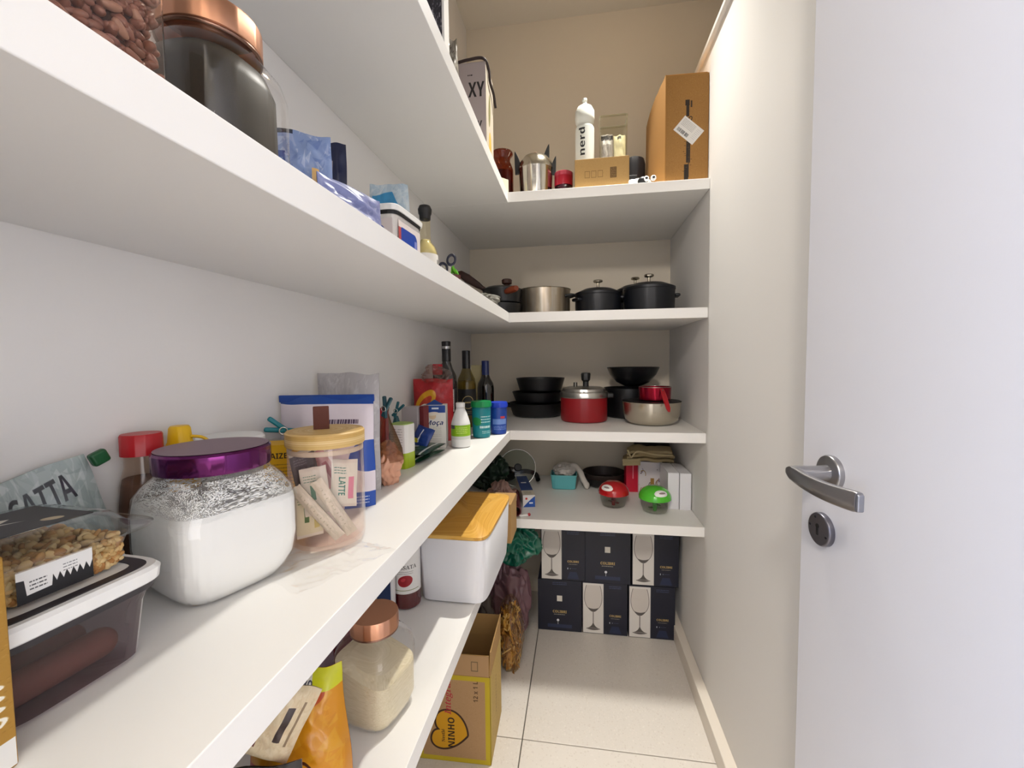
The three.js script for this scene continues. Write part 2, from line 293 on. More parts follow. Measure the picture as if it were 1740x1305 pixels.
{
  const t = thing('freezer_bag', 'crinkled clear freezer bag with black handwriting and a green corner clip, against the wall', 'bag', -0.517, Y3, 0.336, yaw(80));
  const T = tex(512, 256, (g, w, h) => { F(g, '#a3aeab', 0, 0, w, h); speckle(g, w, h, 420, ['#b9c3c0', '#8f9c98', '#cfd6d3', '#82908b'], 6, 46);
    g.save(); g.translate(352, 50); g.rotate(-0.06); txt(g, 'CATTA', 0, 0, 62, '#23272b', { style: 'bold', sx: 0.95 }); g.restore(); });
  part(t, 'bag_body', pillow(0.145, 0.15, 0.024, 5, { flatBase: true, wrinkle: 0.5 }), print(T, 0.28, { clearcoat: 0.6 }), 0, 0, 0, { r: [-0.1, 0, 0.22] });
  part(t, 'corner_clip', bx(0.016, 0.015, 0.009, 0.003), mat(0x17502a, 0.4), 0.05, 0.15, -0.004, { r: [0, 0, 0.4] });
}
{
  const t = thing('spice_bottle', 'clear bottle of brown powder with a ribbed red cap, against the left wall', 'bottle', -0.516, Y3, 0.432);
  part(t, 'bottle_body', lathe([[0, 0.001], [0.0235, 0.001], [0.025, 0.006], [0.025, 0.09], [0.0225, 0.115], [0.0175, 0.137], [0.0175, 0.15]]), clear(0xf3ece6, 0.06));
  part(t, 'powder', lathe([[0, 0.003], [0.0235, 0.003], [0.0235, 0.09], [0.021, 0.115], [0.0195, 0.122], [0, 0.124]]), mat(0x6b5144, 0.9));
  part(t, 'cap', crease(lathe([[0, 0.175], [0.0192, 0.175], [0.0203, 0.173], [0.0205, 0.15], [0, 0.15]], 64)), mat(0xb3121d, 0.38));
}
{
  const t = thing('squeeze_bottle', 'squat bottle with a tall yellow spout cap on a strap, behind the sugar jar', 'bottle', -0.512, Y3, 0.478);
  part(t, 'bottle_body', lathe([[0, 0.001], [0.018, 0.001], [0.02, 0.006], [0.02, 0.1], [0.019, 0.13], [0.018, 0.14], [0, 0.14]]), mat(0xd9a520, 0.4));
  part(t, 'cap', crease(lathe([[0.0185, 0.136], [0.018, 0.146], [0.0135, 0.157], [0.0118, 0.174], [0.01, 0.177], [0, 0.177]])), mat(0xf0bf12, 0.4));
  part(t, 'strap', tube([[0.012, 0.163, -0.004], [0.022, 0.16, -0.012], [0.03, 0.148, -0.02], [0.03, 0.14, -0.03]], 0.002, 20), mat(0xf0bf12, 0.4));
}
{
  const t = thing('white_lid_jar', 'round jar with a flat white lid, half hidden behind the sugar jar', 'jar', -0.498, Y3, 0.543);
  part(t, 'jar_body', lathe([[0, 0.001], [0.038, 0.001], [0.04, 0.006], [0.04, 0.13], [0.036, 0.14]]), mat(0xb9b3ad, 0.5));
  part(t, 'lid', crease(lathe([[0.042, 0.138], [0.0438, 0.141], [0.0438, 0.15], [0.041, 0.153], [0, 0.153]])), whiteP);
}
{
  const t = thing('sugar_jar', 'big squarish glass jar of white sugar with a shiny purple lid', 'jar', -0.422, Y3, 0.436, yaw(-19));
  const S = [[0.0008, 0.047, 0.047, 3.6], [0.003, 0.053, 0.053, 4], [0.012, 0.0585, 0.0585, 4.6], [0.026, 0.064, 0.064, 5.6], [0.05, 0.0668, 0.0668, 6.4], [0.09, 0.0668, 0.0668, 6.4], [0.108, 0.0655, 0.0655, 5.2], [0.122, 0.061, 0.061, 3.4], [0.132, 0.0555, 0.0555, 2.3], [0.138, 0.0535, 0.0535, 2], [0.147, 0.0535, 0.0535, 2]];
  part(t, 'jar_body', loft(S, 72, true, false, 1.2), glassM);
  const inn = (k0, k1, e) => S.slice(k0, k1).map(([y, a, b, n]) => [Math.max(y, 0.0032), a - e, b - e, n]);
  part(t, 'sugar', loft([...inn(0, 6, 0.0016), [0.1, 0.0645, 0.0645, 5.6], [0.102, 0.05, 0.05, 4]], 72, true, true, 1.2), mat(0xf2f1ec, 0.9));
  const al = tex(1024, 192, (g, w, h) => { F(g, '#000', 0, 0, w, h); for (let i = 0; i < 52000; i++) { const x = rnd() * w, y = rnd() * h, k = rr(1, 2.6); if (nz(x * 0.02, y * 0.03, 4) + rr(-0.3, 0.75) > 0) F(g, '#fff', x, y, k, k); } }, false);
  part(t, 'clinging_sugar', loft([[0.094, 0.0654, 0.0654, 6], ...inn(6, 9, 0.0016)], 72, false, false, 1.2), new THREE.MeshPhysicalMaterial({ color: 0xeeeee9, roughness: 0.95, alphaMap: al, alphaTest: 0.5, side: THREE.DoubleSide }), 0, 0, 0, { label: 'crust of sugar grains clinging inside the shoulder' });
  const lid = part(t, 'lid', crease(lathe([[0.0575, 0.1375], [0.0585, 0.139], [0.0585, 0.158], [0.0565, 0.1605], [0, 0.1612]], 72)), mat(0x6a2a63, 0.16, { metalness: 0.85 }));
  part(lid, 'lid_top', lathe([[0.056, 0.1613], [0.05, 0.1618], [0, 0.1618]], 64), mat(0x8b7480, 0.5, { metalness: 0.5 }));
}
{
  const t = thing('cornstarch_box', 'yellow cornstarch carton with dark lettering, between the sugar jar and the bamboo lid jar', 'box', -0.474, Y3, 0.622, yaw(24));
  part(t, 'box_body', bx(0.066, 0.128, 0.045, 0.0012), mat(0xe0ac0a, 0.5));
  const T = tex(256, 512, (g, w, h) => { F(g, '#e8b70e', 0, 0, w, h); F(g, '#7c1d16', 0, 40, 16, 200); txt(g, 'MAIZENA', w / 2 + 8, 66, 50, '#2b1a08', { sx: 0.95 }); lines(g, 60, 120, 150, 8, 22, '#8a6410', 5); });
  part(t, 'printed_front', flat(0.064, 0.125), print(T, 0.5), 0, 0.064, 0.0228);
  const T2 = tex(128, 256, (g, w, h) => { F(g, '#d7a30c', 0, 0, w, h); lines(g, 16, 16, 96, 10, 22, '#5a4108', 4); });
  part(t, 'printed_side', flat(0.043, 0.125), print(T2, 0.5), 0.0333, 0.064, 0, { r: [0, Math.PI / 2, 0] });
}
function pegClip(parent, m, x, y, z, r, s = 1) {                       // sprung bag clip: two arms and a coil
  const c = part(parent, 'clip', mergeGeometries([bx(0.008, 0.052, 0.009, 0.003).rotateZ(0.25).translate(0.006, -0.02, 0), bx(0.008, 0.052, 0.009, 0.003).rotateZ(-0.35).translate(-0.004, -0.018, 0)]), m, x, y, z, { r, s: [s, s, s] });
  part(c, 'spring', new THREE.TorusGeometry(0.006, 0.0013, 8, 20), steelM, 0, 0.002, 0.005);
  return c;
}
{
  const t = thing('foil_packet', 'small packet closed with a teal clip, behind the yellow cornstarch carton', 'packet', -0.507, Y3, 0.668, yaw(20));
  part(t, 'packet_body', pillow(0.055, 0.125, 0.03, 9, { flatBase: true }), mat(0xb9b1a8, 0.4));
  pegClip(t, mat(0x137f8c, 0.4), 0.004, 0.14, 0.008, [0, 0.3, 1.2], 1.0);
}
{
  const x = -0.356, d = 0.556;
  const film = new THREE.PlaneGeometry(0.15, 0.13, 40, 36).rotateX(-Math.PI / 2), p = film.attributes.position;
  for (let i = 0; i < p.count; i++) { const a = p.getX(i), b = p.getZ(i); p.setY(i, 0.0006 + Math.abs(nz(a * 34, b * 30, 3)) * 0.007 + Math.abs(nz(a * 90, b * 60, 8)) * 0.003); p.setX(i, a + nz(a * 20, b * 20, 5) * 0.008); p.setZ(i, b + nz(a * 20, b * 20, 9) * 0.01); }
  film.computeVertexNormals();
  const f = thing('plastic_film', 'crumpled clear plastic film lying under the front of the bamboo lid jar', 'film', x + 0.012, Y3, d - 0.052, yaw(-24));
  part(f, 'film_sheet', film, clear(0xffffff, 0.12));
  const t = thing('bamboo_lid_jar', 'clear round jar of paper sachets with a bamboo lid and brown leather tab', 'jar', x, Y3 + 0.003, d);
  part(t, 'jar_body', lathe([[0, 0.001], [0.046, 0.001], [0.0495, 0.004], [0.0505, 0.012], [0.0505, 0.138], [0.05, 0.141], [0.0485, 0.141], [0.0485, 0.012], [0.045, 0.005], [0, 0.005]], 64), clear(0xfffaf7, 0.03));
  const wood = tex(256, 256, (g, w, h) => { F(g, '#d9b878', 0, 0, w, h); for (let i = 0; i < 90; i++) F(g, ['#cfa963', '#e2c68d', '#c79f58', '#d4b06c'][(rnd() * 4) | 0], 0, rnd() * h, w, rr(1, 5)); });
  const lid = part(t, 'lid', crease(lathe([[0, 0.139], [0.0515, 0.139], [0.0525, 0.1405], [0.0525, 0.157], [0.0505, 0.159], [0, 0.159]], 64)), print(wood, 0.5));
  part(lid, 'seal', lathe([[0.0485, 0.129], [0.0502, 0.13], [0.0502, 0.1345], [0.0485, 0.136]], 56), mat(0xcdbba6, 0.5));
  part(lid, 'leather_tab', bx(0.021, 0.034, 0.004, 0.0015), mat(0x5d2a1a, 0.65), -0.006, 0.158, 0, { r: [0, yaw(32), 0] });
  // the sachets inside
  const ST = (bg, s, c, c2) => tex(128, 256, (g, w, h) => { F(g, bg, 0, 0, w, h); F(g, '#d9d7cf', 0, 0, w, 18); F(g, '#d9d7cf', 0, h - 18, w, 18); F(g, c2, 86, 90, 26, 120); if (s) txt(g, s, 54, 140, 46, c, { rot: Math.PI / 2, sx: 0.8 }); else F(g, c, 40, 90, 22, 80); lines(g, 14, 40, 60, 3, 14, c, 4); });
  const mintPlain = ST('#d9dad2', '', '#5f8f7c', '#d9dad2'), mint = ST('#dfe2d9', 'LATTE', '#2f7f70', '#d98aa6'), stick = tex(128, 256, (g, w, h) => { F(g, '#cfcdbf', 0, 0, w, h); speckle(g, w, h, 60, ['#dcdacd', '#bdbba9'], 10, 40); lines(g, 50, 40, 20, 10, 18, '#a9a791', 4); }), green = ST('#d6d4b8', '', '#3f6b35', '#c9bd6a'), pink = ST('#d99aa0', '', '#a23b52', '#b94b60'), dark = ST('#57525e', '', '#8a8592', '#3c3845');
  const sachets = [[0.02, 0.042, 0.022, -6, -0.06, mint, 'pale sachet with teal lettering upright at the front of the bamboo lid jar'], [-0.012, 0.034, 0.016, 4, 0.1, mintPlain, 'pale sachet with a teal stripe behind the slanting sticks in the bamboo lid jar'], [0.014, 0.002, 0.03, -6, 0.62, stick, 'long beige stick sachet slanting lowest across the front of the bamboo lid jar'],
    [0.03, 0.004, 0.026, 6, 0.5, stick, 'long beige stick sachet slanting to the right foot of the bamboo lid jar'], [-0.024, 0.002, 0.01, 10, 0.04, green, 'yellowish sachet with a green print low on the left in the bamboo lid jar'], [0.01, 0.058, -0.012, -14, 0.5, pink, 'pink sachet lying high at the back of the bamboo lid jar'], [-0.022, 0.056, -0.008, 24, 0.2, dark, 'dark grey sachet at the upper left of the bamboo lid jar']];
  sachets.forEach(([sx, sy, sz, ry, tilt, T, label], i) => {
    const q = thing('sachet', label, 'sachet', x + sx * 0.84 + sz * 0.54, Y3 + 0.012 + sy, d - sz * 0.84 + sx * 0.54, yaw(ry + 32), 'sachets in the bamboo lid jar');
    const slim = T === stick;
    part(q, 'sachet_body', pillow(slim ? 0.016 : 0.034, slim ? 0.094 : 0.068, slim ? 0.007 : 0.008, i + 2, { wrinkle: 0.25 }), print(T, 0.4), 0, 0, 0, { r: [0.06, 0, tilt] });
  });
}
{
  const T = tex(512, 512, (g, w, h) => { F(g, '#e9dfe6', 0, 0, w, h); F(g, '#1a4ba0', 0, 0, w, 34); lines(g, 250, 104, 190, 2, 30, '#55445a', 20);
    g.fillStyle = '#2f7a34'; g.beginPath(); g.ellipse(190, 160, 26, 12, 0.5, 0, 7); g.fill(); g.beginPath(); g.ellipse(236, 158, 24, 11, -0.6, 0, 7); g.fill(); g.fillStyle = '#b3243a'; g.beginPath(); g.arc(150, 172, 14, 0, 7); g.arc(120, 180, 12, 0, 7); g.fill();
    g.fillStyle = '#1f4fb0'; g.beginPath(); g.moveTo(w, 200); g.quadraticCurveTo(410, 190, 400, 300); g.quadraticCurveTo(430, 350, w, 345); g.fill(); F(g, '#1f4fb0', 380, 440, 132, 72); lines(g, 400, 460, 90, 3, 14, '#dfe6f5', 4); F(g, '#caa9b5', 40, 260, 250, 160); });
  const t = thing('blue_seal_pouch', 'tall white and pink stand-up pouch with a dark blue seal across the top', 'pouch', -0.447, Y3, 0.704, yaw(4));
  part(t, 'pouch_body', pillow(0.176, 0.196, 0.06, 11, { flatBase: true, wrinkle: 0.2 }), print(T, 0.35));
  part(t, 'seal_strip', bx(0.178, 0.013, 0.004, 0.0015), mat(0x1a479c, 0.35), 0, 0.186, 0.0, { r: [0.02, 0, 0.01] });
  const T2 = tex(256, 256, (g, w, h) => { F(g, '#b9b5b4', 0, 0, w, h); speckle(g, w, h, 500, ['#c6c2c1', '#a9a5a5', '#d2cfcd'], 4, 20); F(g, '#57545a', 150, 60, 70, 24); lines(g, 150, 96, 76, 3, 12, '#77747a', 4); });
  const u = thing('grey_pouch', 'grey crinkled pouch standing just behind the blue sealed pouch', 'pouch', -0.46, Y3, 0.80, yaw(-3));
  part(u, 'pouch_body', pillow(0.135, 0.235, 0.045, 14, { flatBase: true }), print(T2, 0.3));
  const v = thing('red_packet', 'slim red packet standing behind the grey pouch', 'packet', -0.437, Y3, 0.895, yaw(10));
  part(v, 'packet_body', pillow(0.034, 0.155, 0.018, 17, { flatBase: true }), mat(0xc2152b, 0.4));
}
{
  const t = thing('peach_bread_bag', 'clear bag of peach coloured crispbread tied with a dark teal clip, resting on the shelf', 'bag', -0.4, Y3, 0.84, yaw(-15));
  const T = tex(256, 256, (g, w, h) => { F(g, '#d9a488', 0, 0, w, h); speckle(g, w, h, 900, ['#e6bca2', '#c98a6c', '#efcfbb', '#b8745a'], 3, 18); g.strokeStyle = '#b32a2e'; g.lineWidth = 16; g.beginPath(); g.moveTo(20, 150); g.quadraticCurveTo(130, 110, 240, 160); g.stroke(); F(g, '#e9e6e2', 0, 205, 120, 40); });
  part(t, 'bread', crumple(0.06, 0.085, 0.066, 21, 0.35, 20), print(T, 0.55));
  part(t, 'film', crease(lathe([[0.036, 0.05], [0.033, 0.075], [0.024, 0.10], [0.012, 0.13], [0.006, 0.15], [0.009, 0.162], [0.004, 0.166]], 9), 0.4), clear(0xcdbba4, 0.16));
  pegClip(t, mat(0x15454e, 0.4), 0.004, 0.158, 0.006, [0, 0, -0.2], 0.9);
  const c = thing('bag_clip', 'dark teal sprung bag clip beside the green and white tin', 'clip', -0.47, Y3, 1.05, yaw(-20));
  part(c, 'bag_neck', crease(lathe([[0.03, 0], [0.026, 0.05], [0.012, 0.09], [0.005, 0.115]], 9), 0.4), mat(0x1a4a52, 0.5));
  pegClip(c, mat(0x17555f, 0.4), 0.003, 0.128, 0.004, [0, 0.4, -0.5], 0.85);
}
{
  const t = thing('green_white_tin', 'small white tin with a lime green lower half', 'tin', -0.424, Y3, 0.98, yaw(-12));
  const T = tex(256, 256, (g, w, h) => { F(g, '#ebe9e4', 0, 0, w, h); F(g, '#a9c21b', 0, 165, w, 91); lines(g, 150, 24, 60, 8, 15, '#9a9a94', 3); lines(g, 20, 24, 60, 8, 15, '#9a9a94', 3); });
  part(t, 'tin_body', loft([[0, 0.0235, 0.0235, 4], [0.002, 0.0245, 0.0245, 4], [0.104, 0.0245, 0.0245, 4], [0.106, 0.0238, 0.0238, 4]], 56), print(T, 0.35));
  part(t, 'tin_lid', loft([[0.1055, 0.0225, 0.0225, 4], [0.108, 0.0225, 0.0225, 4], [0.108, 0.019, 0.019, 4]], 56), mat(0x9dbb5a, 0.4));
}
{
  const T = tex(256, 128, (g, w, h) => { F(g, '#153f2c', 0, 0, w, h); F(g, '#dfe4de', 0, 40, 90, 30); F(g, '#e2e6e0', 190, 0, 20, h); lines(g, 100, 30, 80, 5, 14, '#5f8a70', 4); });
  [['dark green flat packet lying under another one beside the tin', 0.002, 1.075, -8], ['dark green flat packet lying topmost beside the tin', 0.017, 1.085, -2]].forEach(([label, y, d, r], i) => {
    const t = thing('flat_packet', label, 'packet', -0.416 + i * 0.004, Y3 + y, d, yaw(r), 'flat green packets');
    part(t, 'packet_body', pillow(0.075, 0.15, 0.014, 30 + i, { wrinkle: 0.2 }).rotateX(-Math.PI / 2).translate(0, 0.006, 0.075), print(T, 0.3));
  });
  const b = thing('blue_sachet', 'blue and yellow sachet leaning on the flat green packets', 'sachet', -0.43, Y3 + 0.028, 1.095, yaw(-20));
  const Tb = tex(128, 128, (g, w, h) => { F(g, '#173a86', 0, 0, w, h); F(g, '#d8cf2a', 10, 88, 50, 26); F(g, '#e6e8ee', 60, 20, 8, 90); });
  part(b, 'sachet_body', pillow(0.062, 0.055, 0.02, 33), print(Tb, 0.35), 0, 0, 0, { r: [-0.5, 0, -0.2] });
  const q = thing('grey_carton', 'small grey carton standing behind the flat green packets', 'carton', -0.462, Y3, 1.145, yaw(-8));
  part(q, 'carton_body', bx(0.05, 0.13, 0.04, 0.001), mat(0xa9a0a0, 0.55));
  part(q, 'maroon_edge', bx(0.013, 0.132, 0.03, 0.001), mat(0x6a1d22, 0.5), 0.033, 0, -0.004);
}
{
  const t = thing('condensed_milk_carton', 'white condensed milk carton with a blue top and dark blue lettering', 'carton', -0.425, Y3, 1.222, yaw(10));
  part(t, 'carton_body', bx(0.072, 0.128, 0.045, 0.001), mat(0xe9e6df, 0.45));
  const T = tex(256, 512, (g, w, h) => { F(g, '#ece9e0', 0, 0, w, h); F(g, '#1c4796', 0, 0, w, 88); F(g, '#e6ecf5', 110, 26, 74, 20); g.fillStyle = '#e3c9a4'; g.beginPath(); g.arc(118, 130, 38, 0, 7); g.fill(); g.fillStyle = '#efe4d2'; g.beginPath(); g.ellipse(118, 100, 66, 22, -0.1, 0, 7); g.fill(); txt(g, 'Moça', 132, 208, 76, '#1d2f66', { style: 'italic bold' }); F(g, '#26407f', 30, 186, 26, 8);
    g.fillStyle = '#8a6a4a'; g.beginPath(); g.ellipse(44, 300, 9, 22, 0.4, 0, 7); g.ellipse(86, 300, 9, 22, -0.4, 0, 7); g.fill(); lines(g, 120, 260, 90, 7, 18, '#b6b2a8', 5); lines(g, 30, 400, 180, 4, 18, '#c6c2b8', 5); });
  part(t, 'printed_front', flat(0.07, 0.126), print(T, 0.45), 0, 0.064, 0.0228);
  part(t, 'gable', new THREE.CylinderGeometry(0.0008, 0.026, 0.014, 4).rotateY(Math.PI / 4).scale(1.3, 1, 0.85), mat(0x1c4796, 0.45), 0, 0.135, 0);
  const b = thing('red_snack_bag', 'big red snack bag with a yellow logo and a pale gathered neck', 'bag', -0.466, Y3, 1.33, yaw(6));
  const Tr = tex(256, 256, (g, w, h) => { F(g, '#b01720', 0, 0, w, h); speckle(g, w, h, 260, ['#c62a30', '#9a1018', '#c04048'], 4, 22); g.fillStyle = '#e6a81c'; g.beginPath(); g.ellipse(84, 96, 78, 40, -0.5, 0, 7); g.fill(); g.fillStyle = '#c63a1e'; g.beginPath(); g.ellipse(84, 98, 50, 18, -0.5, 0, 7); g.fill(); g.strokeStyle = '#c8a070'; g.lineWidth = 8; g.beginPath(); g.arc(70, 176, 24, 0, 7); g.stroke(); });
  part(b, 'bag_body', pillow(0.128, 0.2, 0.07, 40, { flatBase: true }), print(Tr, 0.32));
  part(b, 'bag_neck', crumple(0.085, 0.055, 0.05, 42, 0.5, 18), clear(0xf0e2de, 0.25), 0.01, 0.187, 0);
}
{
  const t = thing('white_squeeze_bottle', 'white plastic bottle with a lime green label and tapering neck', 'bottle', -0.348, Y3, 1.232);
  part(t, 'bottle_body', lathe([[0, 0.001], [0.026, 0.001], [0.0285, 0.004], [0.0285, 0.068], [0.027, 0.076], [0.0195, 0.1], [0.0135, 0.114], [0.0125, 0.121], [0, 0.121]]), mat(0xefefed, 0.35));
  part(t, 'cap', crease(lathe([[0.0135, 0.119], [0.0138, 0.131], [0.0125, 0.133], [0, 0.133]])), whiteP);
  const T = tex(256, 128, (g, w, h) => { F(g, '#8fbf1e', 0, 0, w, h); F(g, '#4c4f4a', 20, 0, 60, 34); lines(g, 90, 20, 90, 4, 16, '#dff08a', 5); F(g, '#d9dcd6', 0, 100, w, 28); });
  part(t, 'label', wrap(0.0288, 0.042, 0.3, 3.6), print(T, 0.4), 0, 0.047, 0);
}
const tub = (name, label, x, d, r, h, body, lidC, T) => {
  const t = thing(name, label, 'tub', x, Y3, d);
  part(t, 'tub_body', lathe([[0, 0.001], [r * 0.84, 0.001], [r * 0.88, 0.004], [r * 0.97, h * 0.86], [0, h * 0.86]]), mat(body, 0.35));
  part(t, 'lid', crease(lathe([[r * 0.97, h * 0.84], [r * 1.06, h * 0.85], [r * 1.06, h * 0.94], [r, h], [r * 0.9, h * 0.985], [0, h * 0.985]])), mat(lidC, 0.35));
  part(t, 'label', new THREE.CylinderGeometry(r * 0.975, r * 0.9, h * 0.72, 40, 1, true, -1.2, 3.2), print(T, 0.4), 0, h * 0.44, 0);
  return t;
};
tub('teal_tub', 'teal plastic tub with a bright green lid', -0.322, 1.396, 0.033, 0.122, 0x0f7d88, 0x128a4c, tex(256, 256, (g, w, h) => { F(g, '#13858f', 0, 0, w, h); g.fillStyle = '#1c8a4a'; g.beginPath(); g.ellipse(70, 120, 46, 40, 0.4, 0, 7); g.fill(); lines(g, 110, 70, 110, 3, 26, '#cfe9e6', 9); lines(g, 100, 164, 110, 1, 26, '#d6efec', 22); lines(g, 120, 214, 90, 2, 16, '#bfe0de', 6); }));
tub('blue_tub', 'royal blue plastic tub at the inner end of the left run', -0.277, 1.468, 0.031, 0.112, 0x173f9c, 0x1a3fc0, tex(256, 256, (g, w, h) => { F(g, '#1a459f', 0, 0, w, h); F(g, '#6f8fd0', 50, 110, 150, 60); F(g, '#c63a44', 130, 80, 46, 24); lines(g, 60, 190, 140, 3, 16, '#8fa8de', 6); }));
const bottle = (name, label, x, d, R, h, neckR, m, capM, T, capH = 0.05) => {
  const t = thing(name, label, 'bottle', x, Y3, d);
  part(t, 'bottle_body', lathe([[0, 0.001], [R * 0.94, 0.001], [R, 0.006], [R, h * 0.56], [R * 0.93, h * 0.63], [R * 0.6, h * 0.71], [neckR, h * 0.78], [neckR, h - 0.004], [0, h - 0.004]]), m);
  part(t, 'capsule', crease(lathe([[neckR + 0.0012, h - capH], [neckR + 0.0014, h - 0.012], [neckR + 0.0018, h - 0.002], [neckR, h], [0, h]])), capM);
  if (T) part(t, 'label', wrap(R + 0.0005, h * 0.34, 0.4, 2.6), T, 0, h * 0.33, 0);
  return t;
};
{
  const dk = mat(0x14110f, 0.1, { clearcoat: 1 });
  const w = bottle('wine_bottle', 'tallest dark wine bottle with a black capsule in the corner', -0.458, 1.452, 0.036, 0.326, 0.0145, dk, mat(0x17171a, 0.35), print(tex(128, 256, (g, a, b) => { F(g, '#1d1a1a', 0, 0, a, b); F(g, '#d8d4cc', 70, 10, 26, 180); lines(g, 74, 20, 18, 9, 18, '#777', 4); }), 0.5), 0.07);
  part(w, 'capsule_band', lathe([[0.0162, 0.3], [0.0166, 0.302], [0.0166, 0.307], [0.0162, 0.309]], 32), metal(0xb9b9bb, 0.3));
  bottle('sauce_bottle', 'dark sauce bottle with a bright red cap beside the tallest wine bottle', -0.474, 1.40, 0.028, 0.247, 0.0155, mat(0x1a2a24, 0.15), mat(0xc0182c, 0.35), null, 0.036);
  const v = bottle('wine_bottle', 'clear gold labelled bottle with a black cap, second tallest of the corner bottles', -0.43, 1.615, 0.036, 0.297, 0.0145, clear(0xcfc7a0, 0.05), mat(0x17171a, 0.35), print(tex(256, 256, (g, a, b) => { F(g, '#1b1a18', 0, 0, a, b); g.strokeStyle = '#b9a46a'; g.lineWidth = 7; g.beginPath(); g.arc(128, 128, 60, 0, 7); g.stroke(); lines(g, 96, 122, 64, 1, 10, '#c4ad70', 14); lines(g, 60, 216, 140, 2, 16, '#8c7c50', 6); }), 0.5), 0.07);
  part(v, 'oil', lathe([[0, 0.004], [0.034, 0.004], [0.034, 0.162], [0.03, 0.18], [0, 0.182]]), mat(0x8d7c3f, 0.2));
  bottle('wine_bottle', 'dark wine bottle with a blue capsule, shortest of the corner bottles', -0.385, 1.757, 0.035, 0.257, 0.0145, dk, mat(0x1d2c66, 0.3), null, 0.06);
  const b = thing('pale_yellow_box', 'narrow pale yellow box standing behind the gold labelled bottle', 'box', -0.43, Y3, 1.80);
  part(b, 'box_body', bx(0.045, 0.238, 0.045, 0.001), mat(0xcdbf8e, 0.55));
}
// ================================================================ lowest shelf, left run
const cardM = mat(0xb08a55, 0.8);
function copperJar(label, x, y, d, turn, fillGeo, fillM, H = 0.2, a = 0.06, rL = 0.044) {
  const t = thing('copper_lid_jar', label, 'jar', x, y, d, turn);
  const S = [[0.001, a * 0.8, a * 0.8, 3.2], [0.004, a * 0.9, a * 0.9, 3.6], [0.02, a, a, 4.4], [H * 0.62, a, a, 4.6], [H * 0.72, a * 0.95, a * 0.95, 3.6], [H * 0.79, a * 0.82, a * 0.82, 2.4], [H * 0.83, rL * 0.93, rL * 0.93, 2], [H * 0.87, rL * 0.93, rL * 0.93, 2]];
  part(t, 'jar_body', loft(S, 64, true, false, 1.2), glassM);
  const lid = part(t, 'lid', crease(lathe([[rL * 0.97, H * 0.845], [rL, H * 0.85], [rL, H * 0.985], [rL * 0.975, H], [0, H * 1.004]], 64)), copperM);
  part(lid, 'rim_ring', lathe([[rL * 0.95, H * 0.825], [rL * 0.99, H * 0.83], [rL * 0.99, H * 0.843], [rL * 0.95, H * 0.845]], 56), metal(0x8f6f60, 0.3));
  part(t, 'contents', fillGeo(S), fillM);
  return t;
}
const innerFill = (top, e = 0.0024) => (S) => { const k = S.filter(([y]) => y < top).map(([y, a, b, n]) => [Math.max(y, 0.004), a - e, b - e, n]); const l = k[k.length - 1]; return loft([...k, [top, l[1], l[2], l[3]], [top + 0.004, l[1] * 0.7, l[2] * 0.7, 2.6]], 64, true, true, 1.2); };
{
  const fl = tex(256, 256, (g, w, h) => { F(g, '#dccfae', 0, 0, w, h); speckle(g, w, h, 6000, ['#e6dabd', '#d2c39d', '#dfd3b4'], 1, 3); });
  copperJar('squarish glass jar of pale flour with a copper lid on the lowest shelf', -0.339, Y4, 0.65, yaw(-12), (S) => {
    const g = innerFill(0.088)(S), p = g.attributes.position;
    for (let i = 0; i < p.count; i++) if (p.getY(i) > 0.075) p.setY(i, p.getY(i) - p.getX(i) * 0.3);       // the heap slopes down to the wall
    g.computeVertexNormals(); return g;
  }, print(fl, 0.9), 0.168, 0.0545, 0.0395);
  const b = thing('passata_bottle', 'dark red tomato sauce bottle with a white label showing a tomato', 'bottle', -0.413, Y4, 0.957);
  part(b, 'bottle_body', lathe([[0, 0.001], [0.032, 0.001], [0.034, 0.005], [0.034, 0.16], [0.026, 0.19], [0.016, 0.22], [0.015, 0.255], [0, 0.255]]), mat(0x5a1518, 0.15, { clearcoat: 0.8 }));
  part(b, 'cap', cyl(0.017, 0.016), mat(0xc9b8a0, 0.4), 0, 0.25, 0);
  const T = tex(512, 512, (g, w, h) => { F(g, '#e9e6e0', 0, 0, w, h); txt(g, 'PASSATA', 250, 200, 62, '#3c3836', { font: 'serif' }); lines(g, 150, 250, 200, 2, 22, '#8b857f', 6); g.fillStyle = '#9c1420'; g.beginPath(); g.ellipse(250, 360, 92, 66, -0.2, 0, 7); g.fill(); g.fillStyle = '#c83a40'; g.beginPath(); g.ellipse(226, 344, 30, 20, -0.3, 0, 7); g.fill(); g.strokeStyle = '#8d8f5a'; g.lineWidth = 8; g.beginPath(); g.moveTo(80, 470); g.lineTo(430, 470); g.stroke(); });
  part(b, 'label', wrap(0.0345, 0.105, 0.35, 2.9), print(T, 0.5), 0, 0.092, 0);
  const s = thing('white_slim_packet', 'slim blue and white packet standing left of the tomato sauce bottle', 'packet', -0.442, Y4, 0.905, yaw(10));
  part(s, 'packet_body', bx(0.036, 0.15, 0.02, 0.003), mat(0x2a3c62, 0.5));
  part(s, 'white_edge', bx(0.006, 0.15, 0.021, 0.001), whiteP, 0.017, 0, 0);
}
